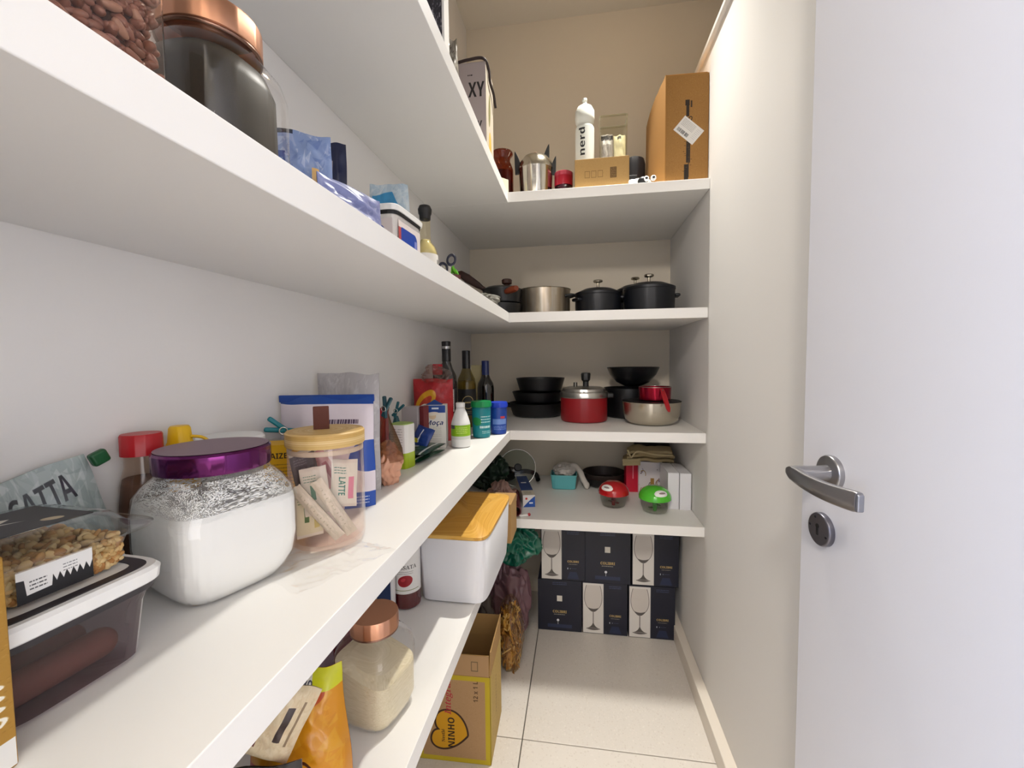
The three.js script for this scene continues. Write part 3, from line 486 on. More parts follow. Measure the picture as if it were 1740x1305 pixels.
{
  const t = thing('bread_bin', 'white rounded bread bin with a bamboo lid, jutting over the lowest shelf edge', 'bread bin', -0.301, Y4, 1.128, yaw(-1));
  const hx = 0.0905, hz = 0.166;
  part(t, 'bin_body', loft([[0.0015, hx - 0.012, hz - 0.012, 7], [0.004, hx - 0.007, hz - 0.007, 8], [0.05, hx - 0.004, hz - 0.004, 9], [0.158, hx, hz, 9], [0.16, hx - 0.001, hz - 0.001, 9], [0.16, hx - 0.004, hz - 0.004, 9]], 96), mat(0xe9e9ec, 0.45));
  const wood = tex(256, 512, (g, w, h) => { F(g, '#d9a546', 0, 0, w, h); for (let i = 0; i < 240; i++) F(g, ['#cf9838', '#e0b057', '#c98f33', '#e3b661'][(rnd() * 4) | 0], rnd() * w, rnd() * h * 0.8, rr(1, 4), rr(60, h)); });
  part(t, 'lid', crease(loft([[0.1605, hx - 0.001, hz - 0.001, 9], [0.162, hx + 0.001, hz + 0.001, 9], [0.169, hx + 0.001, hz + 0.001, 9], [0.1705, hx - 0.001, hz - 0.001, 9]], 96)), (() => { const g = print(wood, 0.45); return g; })(), 0, 0, 0, { label: 'bamboo board lid' });
  const c = thing('brown_carton', 'brown carton standing directly behind the white bread bin', 'carton', -0.297, Y4, 1.38);
  part(c, 'carton_body', bx(0.17, 0.128, 0.12, 0.002), cardM);
}
{
  const T = tex(256, 256, (g, w, h) => { F(g, '#d7901a', 0, 0, w, h); speckle(g, w, h, 160, ['#dfa228', '#c97f12', '#e3ad3a'], 8, 40); F(g, '#b3301a', 0, 150, 60, 106); g.fillStyle = '#b8491a'; g.beginPath(); g.ellipse(150, 40, 60, 26, 0, 0, 7); g.fill(); F(g, '#cfd022', 140, 0, 116, 40); F(g, '#e6e4da', 110, 6, 60, 34); txt(g, 'BOBO', 142, 24, 22, '#34384a', { rot: 0.2 }); g.strokeStyle = '#4a2412'; g.lineWidth = 5; g.beginPath(); g.arc(140, 190, 34, 0, 7); g.stroke(); txt(g, 'M', 140, 192, 34, '#4a2412'); });
  const o = thing('orange_snack_bag', 'plump orange and yellow snack bag in front of the flour jar', 'bag', -0.37, Y4, 0.495, yaw(22));
  part(o, 'bag_body', pillow(0.135, 0.165, 0.075, 51, { wrinkle: 0.35, flatBase: true, taper: 0.2 }), print(T, 0.28), 0, 0, 0, { r: [-0.15, 0, 0.02] });
  const Tb = tex(256, 256, (g, w, h) => { F(g, '#d9c6a2', 0, 0, w, h); speckle(g, w, h, 400, ['#e3d3b3', '#cbb48a', '#dcc39c'], 5, 30); F(g, '#3b2a26', 140, 60, 34, 110); F(g, '#8a7358', 200, 40, 12, 150); F(g, '#5a1f1f', 30, 190, 40, 20); });
  const b = thing('beige_packet', 'beige packet with a dark brown stripe leaning on the orange snack bag', 'packet', -0.38, Y4 + 0.112, 0.436, yaw(25));
  part(b, 'packet_body', pillow(0.062, 0.09, 0.03, 53), print(Tb, 0.4), 0, 0, 0, { r: [-0.1, 0, -0.5] });
  const k = thing('dark_packet', 'dark brown and red packet under the beige packet', 'packet', -0.395, Y4, 0.42, yaw(20));
  const Tk = tex(128, 128, (g, w, h) => { F(g, '#2c2420', 0, 0, w, h); F(g, '#8c1f1c', 0, 70, 60, 58); F(g, '#d0a89a', 0, 0, 34, 70); });
  part(k, 'packet_body', pillow(0.14, 0.11, 0.06, 57, { flatBase: true }), print(Tk, 0.4));
  const p = thing('pink_striped_packet', 'lilac and dark red packet standing against the wall behind the flour jar', 'packet', -0.44, Y4, 0.70, yaw(24));
  const Tp = tex(128, 128, (g, w, h) => { F(g, '#a58fa0', 0, 0, w, h); F(g, '#7d2a3c', 64, 0, 64, 128); F(g, '#6a1024', 58, 0, 8, 128); });
  part(p, 'packet_body', pillow(0.11, 0.19, 0.03, 59, { flatBase: true }), print(Tp, 0.4));
}
// ================================================================ floor
{
  const t = thing('milk_carton_box', 'open brown carton with a yellow frame and yellow heart, on the floor', 'carton', -0.37, 0, 1.272, yaw(1.5));
  const W = 0.222, D = 0.2, H = 0.272, e = 0.004;
  part(t, 'base', bx(W, e, D, 0.001), cardM);
  part(t, 'wall', bx(W, H, e, 0.001), cardM, 0, 0, D / 2 - e / 2); part(t, 'wall', bx(W, H, e, 0.001), cardM, 0, 0, -D / 2 + e / 2);
  part(t, 'wall', bx(e, H, D, 0.001), cardM, W / 2 - e / 2, 0, 0); part(t, 'wall', bx(e, H, D, 0.001), cardM, -W / 2 + e / 2, 0, 0);
  const T = tex(512, 640, (g, w, h) => { F(g, '#b08c62', 0, 0, w, h); speckle(g, w, h, 2500, ['#b8956b', '#a78359', '#b38f66'], 1, 5); g.strokeStyle = '#c2aa22'; g.lineWidth = 34; g.strokeRect(17, 17, w - 34, h - 34);
    g.save(); g.translate(230, 420); g.rotate(-Math.PI / 2 + 0.15); const heart = (s) => { g.beginPath(); g.moveTo(0, 120 * s); g.bezierCurveTo(-190 * s, 10 * s, -150 * s, -150 * s, -40 * s, -120 * s); g.bezierCurveTo(-14 * s, -114 * s, -4 * s, -96 * s, 0, -84 * s); g.bezierCurveTo(30 * s, -130 * s, 150 * s, -130 * s, 150 * s, -20 * s); g.bezierCurveTo(150 * s, 50 * s, 70 * s, 110 * s, 0, 120 * s); }; heart(1.05); g.fillStyle = '#d39a12'; g.fill(); g.strokeStyle = '#3c2412'; g.lineWidth = 13; g.stroke(); g.restore();
    txt(g, 'NINHO', 236, 424, 66, '#2c1a0e', { rot: -Math.PI / 2 }); txt(g, 'Nestlé', 178, 452, 30, '#2c1a0e', { rot: -Math.PI / 2, font: 'serif' }); txt(g, 'Integral', 214, 168, 62, '#b5343c', { rot: -Math.PI / 2, style: 'italic bold', font: 'serif' }); txt(g, '12 x 1 L', 412, 110, 44, '#5a4128', { rot: -Math.PI / 2 }); F(g, '#5b4830', 70, 300, 16, 40); });
  part(t, 'printed_front', flat(W - 0.002, H - 0.002), print(T, 0.8), 0, H / 2, D / 2 + 0.0004);
  const T2 = tex(256, 256, (g, w, h) => { F(g, '#c0a25e', 0, 0, w, h); speckle(g, w, h, 1500, ['#c7aa68', '#b79957'], 1, 5); lines(g, 118, 60, 12, 12, 10, '#6c5a3a', 4); F(g, '#cdb53a', 0, 0, 14, h); });
  part(t, 'printed_side', flat(D - 0.002, H - 0.002), print(T2, 0.8), W / 2 + 0.0004, H / 2, 0, { r: [0, Math.PI / 2, 0] });
  const T3 = tex(512, 128, (g, w, h) => { F(g, '#b08c62', 0, 0, w, h); F(g, '#6f5c40', 150, 30, 60, 60); g.strokeStyle = '#6f5c40'; g.lineWidth = 5; g.strokeRect(390, 40, 44, 56); });
  const f1 = part(t, 'flap', bx(W - 0.006, 0.066, 0.0035, 0.001), cardM, 0, H, D / 2 - 0.002, { r: [0.03, 0, 0] });
  part(f1, 'printed_flap', flat(W - 0.008, 0.064), print(T3, 0.8), 0, 0.033, 0.0022);
  part(t, 'flap', bx(0.0035, 0.075, D - 0.006, 0.001), cardM, W / 2 - 0.002, H, 0, { r: [0, 0, -0.04] });
  part(t, 'flap', bx(W - 0.006, 0.066, 0.0035, 0.001), cardM, 0, H, -D / 2 + 0.002, { r: [-0.1, 0, 0] });
}
{
  const t = thing('dried_straw_bundle', 'golden dried straw in a clear bag on the floor behind the open carton', 'straw', -0.262, 0, 1.585);
  const gs = [];
  for (let i = 0; i < 520; i++) {
    const a = rr(0, 6.28), r = rr(0.02, 0.044), h = rr(0.02, 0.05), y = rr(0.004, 0.225), k = 1 - 0.35 * Math.abs(y - 0.12) / 0.12;
    const g = new THREE.BoxGeometry(rr(0.004, 0.009), h, 0.0012).rotateX(rr(-0.5, 0.5)).rotateZ(rr(-0.8, 0.8)).rotateY(a + Math.PI / 2).translate(Math.cos(a) * r * k, y + h * 0.3, Math.sin(a) * r * k);
    const n = g.attributes.position.count, c = new THREE.Color(['#d9ab52', '#c08a34', '#e6c47a', '#a8742a', '#8c5d22'][(rnd() * 5) | 0]), col = new Float32Array(n * 3);
    for (let k = 0; k < n; k++) c.toArray(col, k * 3);
    g.setAttribute('color', new THREE.BufferAttribute(col, 3)); gs.push(g);
  }
  part(t, 'straw', mergeGeometries(gs), mat(0xffffff, 0.6, { vertexColors: true }), 0, 0, 0, { kind: 'stuff' });
  part(t, 'clear_bag', crumple(0.108, 0.28, 0.108, 61, 0.16, 22), clear(0xf6efe0, 0.1));
  const d = thing('dark_bag', 'dark brown crumpled bag between the open carton and the green bag', 'bag', -0.395, 0, 1.50);
  part(d, 'bag_body', crumple(0.17, 0.4, 0.14, 63, 0.35, 26), mat(0x2a1d18, 0.45));
  const p = thing('pink_bag', 'translucent pinkish bag standing below the green plastic bag', 'bag', -0.298, 0, 1.765);
  part(p, 'bag_body', crumple(0.17, 0.345, 0.17, 65, 0.3, 28), mat(0x8d6670, 0.3, { transmission: 0.35, thickness: 0 }));
  const g = thing('green_plastic_bag', 'dark green crumpled plastic bag left of the wine glass boxes', 'bag', -0.275, 0.335, 1.78);
  part(g, 'bag_body', crumple(0.185, 0.2, 0.16, 67, 0.5, 34, 3.2), mat(0x0b6650, 0.28, { clearcoat: 0.4 }));
}
{
  // six wine glass cartons: artwork shows a glass on a white half, plain navy on the other
  const navy = '#0b0f24';
  const art = (kind) => tex(512, 600, (g, w, h) => {
    F(g, navy, 0, 0, w, h);
    const text = (cx) => { txt(g, 'COLIBRI', cx, h * 0.63, 34, '#c9ab6a'); lines(g, cx - 50, h * 0.68, 100, 1, 10, '#8f8878', 6); F(g, '#c9ccd6', cx - 66, h * 0.755, 8, 18); F(g, '#8d93a6', cx - 36, h * 0.76, 6, 12); lines(g, cx - 20, h * 0.765, 60, 1, 9, '#4a5370', 4); };
    if (kind === 'full') { F(g, '#e2ddd2', w / 2 - 32, h * 0.30, 62, 68); txt(g, 'COLIBRI', w / 2, h * 0.62, 42, '#c9ab6a'); lines(g, w / 2 - 66, h * 0.67, 130, 1, 10, '#b9b2a0', 7); g.fillStyle = '#dfe2ea'; g.beginPath(); g.arc(w / 2 - 20, h * 0.79, 15, 0, 7); g.fill(); F(g, '#dfe2ea', w / 2 - 22, h * 0.8, 4, 42); F(g, '#252d4a', w * 0.22, h * 0.87, w * 0.56, 42); lines(g, w / 2 - 84, h * 0.04, 168, 2, 20, '#4c557a', 6); return; }
    F(g, '#dcd8d2', 6, 10, 236, h - 14);
    const cx = 124; g.fillStyle = '#cfc8c1'; g.strokeStyle = '#4b4744'; g.lineWidth = 5;
    g.beginPath(); g.moveTo(cx - 78, 34); g.bezierCurveTo(cx - 122, 180, cx - 108, 300, cx - 8, 334); g.lineTo(cx + 8, 334); g.bezierCurveTo(cx + 108, 300, cx + 122, 180, cx + 78, 34); g.fill(); g.stroke();
    g.fillStyle = '#57524e'; g.beginPath(); g.moveTo(cx - 70, 292); g.quadraticCurveTo(cx, 330, cx + 70, 292); g.quadraticCurveTo(cx + 30, 350, cx, 346); g.quadraticCurveTo(cx - 30, 350, cx - 70, 292); g.fill();
    F(g, '#6d6864', cx - 6, 340, 12, 176); F(g, '#b5aeaa', cx - 2, 344, 3, 168);
    g.fillStyle = '#57524e'; g.beginPath(); g.moveTo(cx - 6, 480); g.quadraticCurveTo(cx - 20, 530, cx - 84, 546); g.quadraticCurveTo(cx, 584, cx + 84, 546); g.quadraticCurveTo(cx + 20, 530, cx + 6, 480); g.fill();
    g.strokeStyle = '#aaa39e'; g.lineWidth = 4; g.beginPath(); g.ellipse(cx, 550, 66, 11, 0, 0, 7); g.stroke();
    text(376); g.fillStyle = '#1c2644'; g.beginPath(); g.moveTo(336, 500); g.lineTo(416, 500); g.lineTo(446, 584); g.lineTo(306, 584); g.fill(); lines(g, 306, 30, 140, 2, 20, '#4c557a', 6);
  });
  const half = print(art('half'), 0.45), full = print(art('full'), 0.45);
  const rows = [[0, -0.083, full, 'navy wine glass carton, left one of the lower row on the floor'], [0, 0.1135, half, 'wine glass carton with a pictured glass, middle of the lower row'], [0, 0.309, half, 'wine glass carton with a pictured glass, right one of the lower row'],
    [1, -0.068, half, 'wine glass carton with a pictured glass, left one of the upper row under the shelf'], [1, 0.126, full, 'navy wine glass carton in the middle of the upper row under the shelf'], [1, 0.322, half, 'wine glass carton with a pictured glass, right one of the upper row near the wall']];
  let proto = null;
  rows.forEach(([r, x, m, label], i) => {
    const t = thing('wine_glass_carton', label, 'carton', x, r * 0.2315, 1.838 + 0.13 + (i % 2) * 0.002, yaw([0.4, -0.3, 0.3, 0.2, -0.5, 0.4][i]), 'wine glass cartons');
    part(t, 'carton_body', bx(0.1925, 0.2305, 0.26, 0.0015), mat(0x0b0f24, 0.5));
    part(t, 'printed_front', flat(0.1905, 0.2285), m, 0, 0.1153, 0.1304);
  });
}
// ================================================================ lowest shelf, back run
{
  const t = thing('glass_pan_lid', 'round glass pan lid with a thin steel rim, leaning in the dark corner', 'pan lid', -0.276, Y4 + 0.004, 1.925, yaw(12));
  const R = 0.085, g = part(t, 'glass_disc', lathe([[R, 0], [R * 0.8, 0.008], [R * 0.5, 0.015], [0, 0.018]], 56).rotateX(Math.PI / 2).translate(0, R, 0), clear(0xdfe8e4, 0.04), 0, 0, 0, { r: [-0.28, 0, 0] });
  part(g, 'steel_rim', new THREE.TorusGeometry(R, 0.0022, 10, 72).translate(0, R, 0), steelM);
  part(g, 'knob', crease(lathe([[0.006, 0], [0.007, 0.014], [0.017, 0.018], [0.018, 0.028], [0.014, 0.032], [0, 0.032]], 32)).rotateX(Math.PI / 2).translate(0, R, 0.017), blackM);
  const p = thing('black_frying_pan', 'small black frying pan with a thick black handle behind the glass lid', 'pan', -0.385, Y4, 2.055);
  part(p, 'pan_body', crease(lathe([[0, 0.002], [0.07, 0.002], [0.078, 0.008], [0.085, 0.045], [0.083, 0.045], [0.075, 0.01], [0, 0.006]])), panM);
  part(p, 'handle', tube([[0.08, 0.04, 0.02], [0.14, 0.05, 0.03], [0.185, 0.045, 0.06], [0.2, 0.03, 0.1]], 0.011, 24), blackM);
  const gb = thing('dark_green_bag', 'dark green crumpled bag in the left corner of the lowest shelf', 'bag', -0.405, Y4, 1.90);
  part(gb, 'bag_body', crumple(0.16, 0.15, 0.16, 71, 0.45, 24), mat(0x1c3526, 0.35));
}
{
  const t = thing('foil_roll_box', 'long blue and white cling film box pointing at the shelf edge', 'box', -0.228, Y4, 1.80, yaw(14));
  part(t, 'box_body', bx(0.05, 0.05, 0.28, 0.001), mat(0xd9d5cd, 0.5));
  const T = tex(128, 512, (g, w, h) => { F(g, '#1c3a78', 0, 0, w, h); F(g, '#d8d2c0', 0, 400, w, 112); F(g, '#e8e8ec', 30, 180, 60, 30); lines(g, 20, 430, 80, 4, 18, '#807860', 6); });
  part(t, 'printed_top', flat(0.049, 0.279), print(T, 0.45), 0, 0.0504, 0, { r: [-Math.PI / 2, 0, 0] });
  const T2 = tex(128, 128, (g, w, h) => { F(g, '#e2e0de', 0, 0, w, h); g.fillStyle = '#1d50a8'; g.beginPath(); g.moveTo(0, 128); g.quadraticCurveTo(60, 60, 128, 10); g.lineTo(128, 128); g.fill(); g.fillStyle = '#c43a30'; g.beginPath(); g.arc(36, 36, 12, 0, 7); g.fill(); F(g, '#e6ecf6', 66, 76, 40, 16); });
  part(t, 'printed_end', flat(0.048, 0.048), print(T2, 0.45), 0, 0.025, 0.1404);
  const r = thing('maroon_tube', 'maroon cardboard tube lying beside the cling film box, its dark end facing out', 'tube', -0.248, Y4, 1.655, yaw(10));
  part(r, 'tube_body', crease(lathe([[0.02, -0.12], [0.02, 0.1], [0.0165, 0.1], [0.0165, -0.1], [0, -0.1]], 36)).rotateX(Math.PI / 2).translate(0, 0.0205, 0), mat(0x6a2430, 0.5));
  const e = part(r, 'inner_disc', new THREE.CylinderGeometry(0.0164, 0.0164, 0.004, 32).rotateX(Math.PI / 2).translate(0, 0.0205, 0.05), mat(0x201212, 0.8));
  const w = thing('white_red_stick', 'small white stick with a red tip at the shelf edge beside the maroon tube', 'stick', -0.202, Y4, 1.562, yaw(-70));
  part(w, 'stick_body', new THREE.CapsuleGeometry(0.004, 0.03, 4, 10).rotateX(Math.PI / 2).translate(0, 0.0045, 0), whiteP);
  part(w, 'red_tip', ball(0.006).translate(0, 0.006, -0.02), mat(0xb3343c, 0.4));
  const c = thing('crumpled_wrapper', 'pinkish brown crumpled wrapper behind the bread bin lid', 'wrapper', -0.30, Y4, 1.60);
  part(c, 'wrapper_body', crumple(0.11, 0.11, 0.11, 73, 0.5, 22), mat(0x9a7a70, 0.35));
}
{
  const t = thing('teal_basket', 'small teal plastic basket holding a folded grey cloth', 'basket', -0.065, Y4, 1.955);
  const S = [[0.001, 0.05, 0.04, 8], [0.004, 0.053, 0.043, 9], [0.064, 0.059, 0.049, 9], [0.064, 0.0565, 0.0465, 9], [0.006, 0.05, 0.04, 9]];
  part(t, 'basket_body', crease(loft(S, 64, true, true)), mat(0x5fb3b8, 0.4));
  part(t, 'rim', loft([[0.062, 0.0595, 0.0495, 9], [0.067, 0.0605, 0.0505, 9], [0.067, 0.0565, 0.0465, 9]], 64, false, false), mat(0x6dbcc0, 0.4));
  const c = thing('grey_cloth', 'crumpled pale grey cloth in the teal basket with one end hanging out', 'cloth', -0.063, Y4 + 0.05, 1.962);
  part(c, 'cloth_body', crumple(0.098, 0.062, 0.078, 75, 0.28, 26), mat(0xc9c3bb, 0.95));
  part(c, 'cloth_end', (() => { const g = tube([[0.015, 0.035, 0], [0.045, 0.05, 0.004], [0.068, 0.032, 0.014], [0.085, -0.005, 0.022], [0.1, -0.03, 0.03]], 0.013, 30); return g; })(), mat(0xc9c3bb, 0.95));
  part(c, 'cloth_tip', ball(0.013, [1, 1.3, 1]), mat(0xc9c3bb, 0.95), 0.101, -0.031, 0.031);
  const k = thing('black_grill_pan', 'flat black pan with a dark brown inside, lying behind the red chopper', 'pan', 0.12, Y4, 2.03);
  part(k, 'pan_body', crease(lathe([[0, 0.002], [0.085, 0.002], [0.1, 0.01], [0.112, 0.042], [0.109, 0.042], [0.097, 0.012], [0, 0.008]], 56)), panM);
  part(k, 'insert_dish', crease(lathe([[0, 0.012], [0.09, 0.014], [0.1, 0.06], [0.095, 0.06], [0.085, 0.02], [0, 0.018]], 48)), mat(0x2f2420, 0.5));
}
function chopper(label, x, d, lidC, dark, turn) {
  const t = thing('hand_chopper', label, 'chopper', x, Y4, d, turn);
  part(t, 'bowl', loft([[0.001, 0.038, 0.038, 2], [0.004, 0.044, 0.044, 2], [0.03, 0.053, 0.053, 2], [0.052, 0.056, 0.056, 2]], 56, true, false), clear(0xe9eae6, 0.06));
  part(t, 'blade_core', crease(lathe([[0.007, 0.003], [0.009, 0.03], [0.007, 0.058], [0, 0.058]], 20)), mat(dark, 0.4));
  for (const [y, a] of [[0.014, 0], [0.03, 2]]) part(t, 'blade', bx(0.05, 0.0012, 0.012, 0.0004), steelM, 0, y, 0, { r: [0.15, a, 0] });
  const l = part(t, 'lid', crease(lathe([[0.058, 0.05], [0.0605, 0.052], [0.0605, 0.062], [0.057, 0.072], [0.046, 0.086], [0.03, 0.0955], [0, 0.099]], 64), 0.5), mat(lidC, 0.22, { clearcoat: 0.6 }));
  const g = ball(0.026, [1, 0.42, 0.62], 24, 14);
  const p = part(l, 'pull_handle', g, mat(0xf2f1ee, 0.35), 0, 0.0785, 0.043, { r: [0.75, 0, 0], label: 'white pull handle' });
  part(p, 'slot', ball(0.01, [1.3, 0.3, 0.4], 16, 10), mat(0x8d7a78, 0.5), 0.002, 0.0098, 0.002);
}
chopper('red topped hand chopper with a clear bowl on the lowest shelf', 0.14, 1.728, 0xb30d16, 0x7d0f16, yaw(-38));
chopper('bright green topped hand chopper with a clear bowl on the lowest shelf', 0.292, 1.682, 0x4fbf2c, 0x3f9a3a, yaw(18));
[['white upright box next to the green chopper, left one of a pair', 0.3665], ['white upright box against the right wall, right one of a pair', 0.410]].forEach(([label, x], i) => {
  const t = thing('white_box', label, 'box', x, Y4, 1.795 - i * 0.006, 0, 'pair of white boxes');
  part(t, 'box_body', bx(0.0415, 0.1435, 0.165, 0.0012), mat(0xe4e3e6, 0.5));
  part(t, 'lid_seam', slab(-0.0208, 0.0208, 0.14, 0.1405, -0.0826, 0.0826), mat(0xbdbbbf, 0.6));
});
{
  const r = thing('red_box', 'bright red glossy box standing behind the choppers', 'box', 0.233, Y4, 1.94, yaw(4));
  part(r, 'box_body', bx(0.052, 0.135, 0.05, 0.002), mat(0xc20f33, 0.3));
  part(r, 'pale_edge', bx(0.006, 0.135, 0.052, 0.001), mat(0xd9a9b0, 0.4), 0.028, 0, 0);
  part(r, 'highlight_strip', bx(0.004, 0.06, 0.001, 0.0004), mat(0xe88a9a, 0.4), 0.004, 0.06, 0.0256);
  const g = thing('patterned_gift_bag', 'white paper gift bag with grey and gold drawings behind the green chopper', 'bag', 0.312, Y4, 1.93, yaw(-4));
  const T = tex(256, 256, (g2, w, h) => { F(g2, '#d6cfd0', 0, 0, w, h); g2.lineWidth = 7; for (let i = 0; i < 16; i++) { g2.strokeStyle = ['#6a5560', '#9a7a4a', '#8f7fa0', '#4d4048'][i % 4]; g2.beginPath(); g2.arc(rnd() * w, 60 + rnd() * 190, rr(8, 34), rnd() * 6, rnd() * 6 + 2); g2.stroke(); } F(g2, '#a07a3a', 130, 130, 40, 60); });
  part(g, 'bag_body', bx(0.098, 0.14, 0.06, 0.002), mat(0xcfc8c8, 0.6));
  part(g, 'printed_front', flat(0.096, 0.138), print(T, 0.6), 0, 0.07, 0.0304);
  const c = thing('beige_cloth_bag', 'folded beige cloth bag lying on top of the red box and gift bag', 'bag', 0.305, Y4 + 0.141, 1.95, yaw(-6));
  const fold = (w, d, x0, y, sd) => { const g3 = new THREE.PlaneGeometry(w, d, 40, 24).rotateX(-Math.PI / 2), p = g3.attributes.position; const t2 = g3.clone(), q = t2.attributes.position; for (let i = 0; i < p.count; i++) { const a = p.getX(i), b = p.getZ(i), k = nz(a * 18 + sd, b * 14, sd) * 0.008 + 0.006 * Math.sin(b * 40 + sd) + (a < -w * 0.35 ? (a + w * 0.35) * 0.5 : 0); p.setXYZ(i, a + x0, y + k, b); q.setXYZ(i, a + x0, y + k + 0.011 + 0.006 * Math.sin(a * 30), b * 0.98); } const ix = t2.index; for (let i = 0; i < ix.count; i += 3) { const s = ix.getX(i); ix.setX(i, ix.getX(i + 2)); ix.setX(i + 2, s); } ix.needsUpdate = true;
    const sides = []; const e = new THREE.BoxGeometry(w * 0.98, 0.011, d * 0.97, 30, 1, 20); const ep = e.attributes.position; for (let i = 0; i < ep.count; i++) { const a = ep.getX(i), b = ep.getZ(i), k = nz(a * 18 + sd, b * 14, sd) * 0.008 + 0.006 * Math.sin(b * 40 + sd) + (a < -w * 0.35 ? (a + w * 0.35) * 0.5 : 0); ep.setXYZ(i, a + x0, ep.getY(i) + y + k + 0.006, b); } e.computeVertexNormals(); return e; };
  const cm = mat(0xa8946c, 0.9);
  part(c, 'cloth_fold', fold(0.215, 0.12, 0.0, 0.004, 1), cm); part(c, 'cloth_fold', fold(0.2, 0.12, 0.01, 0.022, 4), cm); part(c, 'cloth_fold', fold(0.19, 0.11, 0.005, 0.04, 8), mat(0xb4a078, 0.9));
  part(c, 'hem', tube([[-0.085, 0.05, 0.062], [-0.07, 0.02, 0.066], [-0.05, 0.045, 0.066], [0.02, 0.037, 0.066], [0.1, 0.034, 0.062]], 0.004, 50), mat(0xc9b78c, 0.9));
  part(c, 'drooping_corner', pillow(0.075, 0.03, 0.012, 79).translate(0, -0.02, 0), mat(0xc0ae84, 0.9), -0.07, 0.002, 0.06, { r: [0, 0, 0.08] });
  const b = thing('dark_upright_board', 'dark board standing behind the beige cloth bag', 'board', 0.345, Y4, 2.09);
  part(b, 'board_body', bx(0.16, 0.2, 0.03, 0.002), mat(0x2a2622, 0.6));
}
// ================================================================ third shelf, back run: pans and cooker
function skillet(label, x, y, d, r, h, hd) {
  const t = thing('black_skillet', label, 'pan', x, y, d);
  part(t, 'pan_body', crease(lathe([[0, 0.002], [r * 0.78, 0.002], [r * 0.86, 0.008], [r, h], [r - 0.003, h], [r * 0.84, 0.012], [0, 0.008]], 56)), panM);
  if (hd) part(t, 'handle', tube(hd, 0.011, 24), blackM);
  return t;
}
skillet('widest black skillet at the bottom of the dark pan stack', -0.19, Y3, 1.965, 0.128, 0.062, [[-0.1, 0.05, 0.03], [-0.16, 0.06, 0.07], [-0.19, 0.062, 0.12]]);
skillet('black pan in the middle of the dark pan stack', -0.185, Y3 + 0.0625, 1.965, 0.118, 0.05, null);
skillet('deep black pan on top of the dark pan stack', -0.172, Y3 + 0.113, 1.965, 0.112, 0.062, null);
{
  const t = thing('pressure_cooker', 'matt red pressure cooker with a steel lid and a black knob', 'pressure cooker', 0.024, Y3, 1.818);
  part(t, 'pot_body', crease(lathe([[0, 0.001], [0.088, 0.001], [0.094, 0.004], [0.0965, 0.012], [0.0965, 0.105], [0, 0.105]], 64)), mat(0x8f141c, 0.38));
  const l = part(t, 'lid', crease(lathe([[0.098, 0.1], [0.1005, 0.103], [0.1005, 0.118], [0.097, 0.124], [0.09, 0.126], [0.088, 0.136], [0.07, 0.143], [0, 0.146]], 64)), metal(0xc4c2bc, 0.28));
  part(l, 'valve', cyl(0.008, 0.022), darkSteelM, -0.035, 0.14, 0.012);
  part(t, 'knob', crease(lathe([[0.012, 0.14], [0.012, 0.165], [0.018, 0.172], [0.02, 0.196], [0.017, 0.202], [0, 0.203]], 32)), blackM, 0.008, 0, 0);
  part(t, 'side_handle', bx(0.03, 0.02, 0.026, 0.006), blackM, 0.108, 0.098, 0.01);
}
{
  const t = thing('steel_bowl', 'round bottomed stainless steel bowl near the right wall', 'bowl', 0.288, Y3, 1.758);
  part(t, 'bowl_body', crease(lathe([[0, 0.001], [0.07, 0.001], [0.085, 0.005], [0.1, 0.018], [0.108, 0.04], [0.112, 0.088], [0.1135, 0.09], [0.11, 0.09], [0.105, 0.042], [0.097, 0.022], [0.07, 0.006], [0, 0.005]], 72), 0.5), metal(0xc9c2b2, 0.27));
  part(t, 'pan_inside', crease(lathe([[0.112, 0.0885], [0.113, 0.091], [0.109, 0.093], [0.09, 0.092], [0, 0.09]], 64)), mat(0x121214, 0.5), 0, 0, 0, { label: 'dark dish closing the bowl' });
  const s = thing('red_saucepan', 'metallic red saucepan with a red handle hanging down, stacked in the steel bowl', 'saucepan', 0.302, Y3 + 0.0935, 1.762);
  part(s, 'pan_body', crease(lathe([[0, 0.001], [0.056, 0.001], [0.06, 0.004], [0.0625, 0.052], [0.0605, 0.052], [0.058, 0.006], [0, 0.005]], 64)), mat(0x9c0f2c, 0.22, { metalness: 0.75 }));
  part(s, 'steel_rim', new THREE.TorusGeometry(0.062, 0.0013, 8, 64).rotateX(Math.PI / 2), steelM, 0, 0.053, 0);
  const hd = part(s, 'handle', loft([[0, 0.006, 0.003, 3], [0.012, 0.008, 0.004, 3], [0.05, 0.0095, 0.0055, 3], [0.11, 0.008, 0.0045, 3], [0.125, 0.004, 0.003, 2.5]], 24).rotateX(Math.PI), mat(0xa8141f, 0.28, { clearcoat: 0.6 }), 0.016, 0.048, 0.0595, { r: [-0.92, 0, 0.06] });
  part(hd, 'rivet', ball(0.003), darkSteelM, 0, -0.012, 0.0042);
}
{
  const w = thing('black_wok', 'black round bottomed wok lying on the pan behind the red saucepan', 'wok', 0.238, Y3 + 0.135, 1.935);
  part(w, 'wok_body', crease(lathe([[0, 0.002], [0.03, 0.002], [0.07, 0.022], [0.098, 0.055], [0.112, 0.086], [0.11, 0.087], [0.094, 0.056], [0.066, 0.024], [0, 0.006]], 64), 0.5), mat(0x111214, 0.3));
  const p = thing('tall_black_pot', 'tall black pot between the pressure cooker and the steel bowl', 'pot', 0.225, Y3, 1.972);
  part(p, 'pot_body', crease(lathe([[0, 0.001], [0.1, 0.001], [0.106, 0.006], [0.11, 0.13], [0.107, 0.13], [0.1, 0.008], [0, 0.006]], 56)), panM);
}
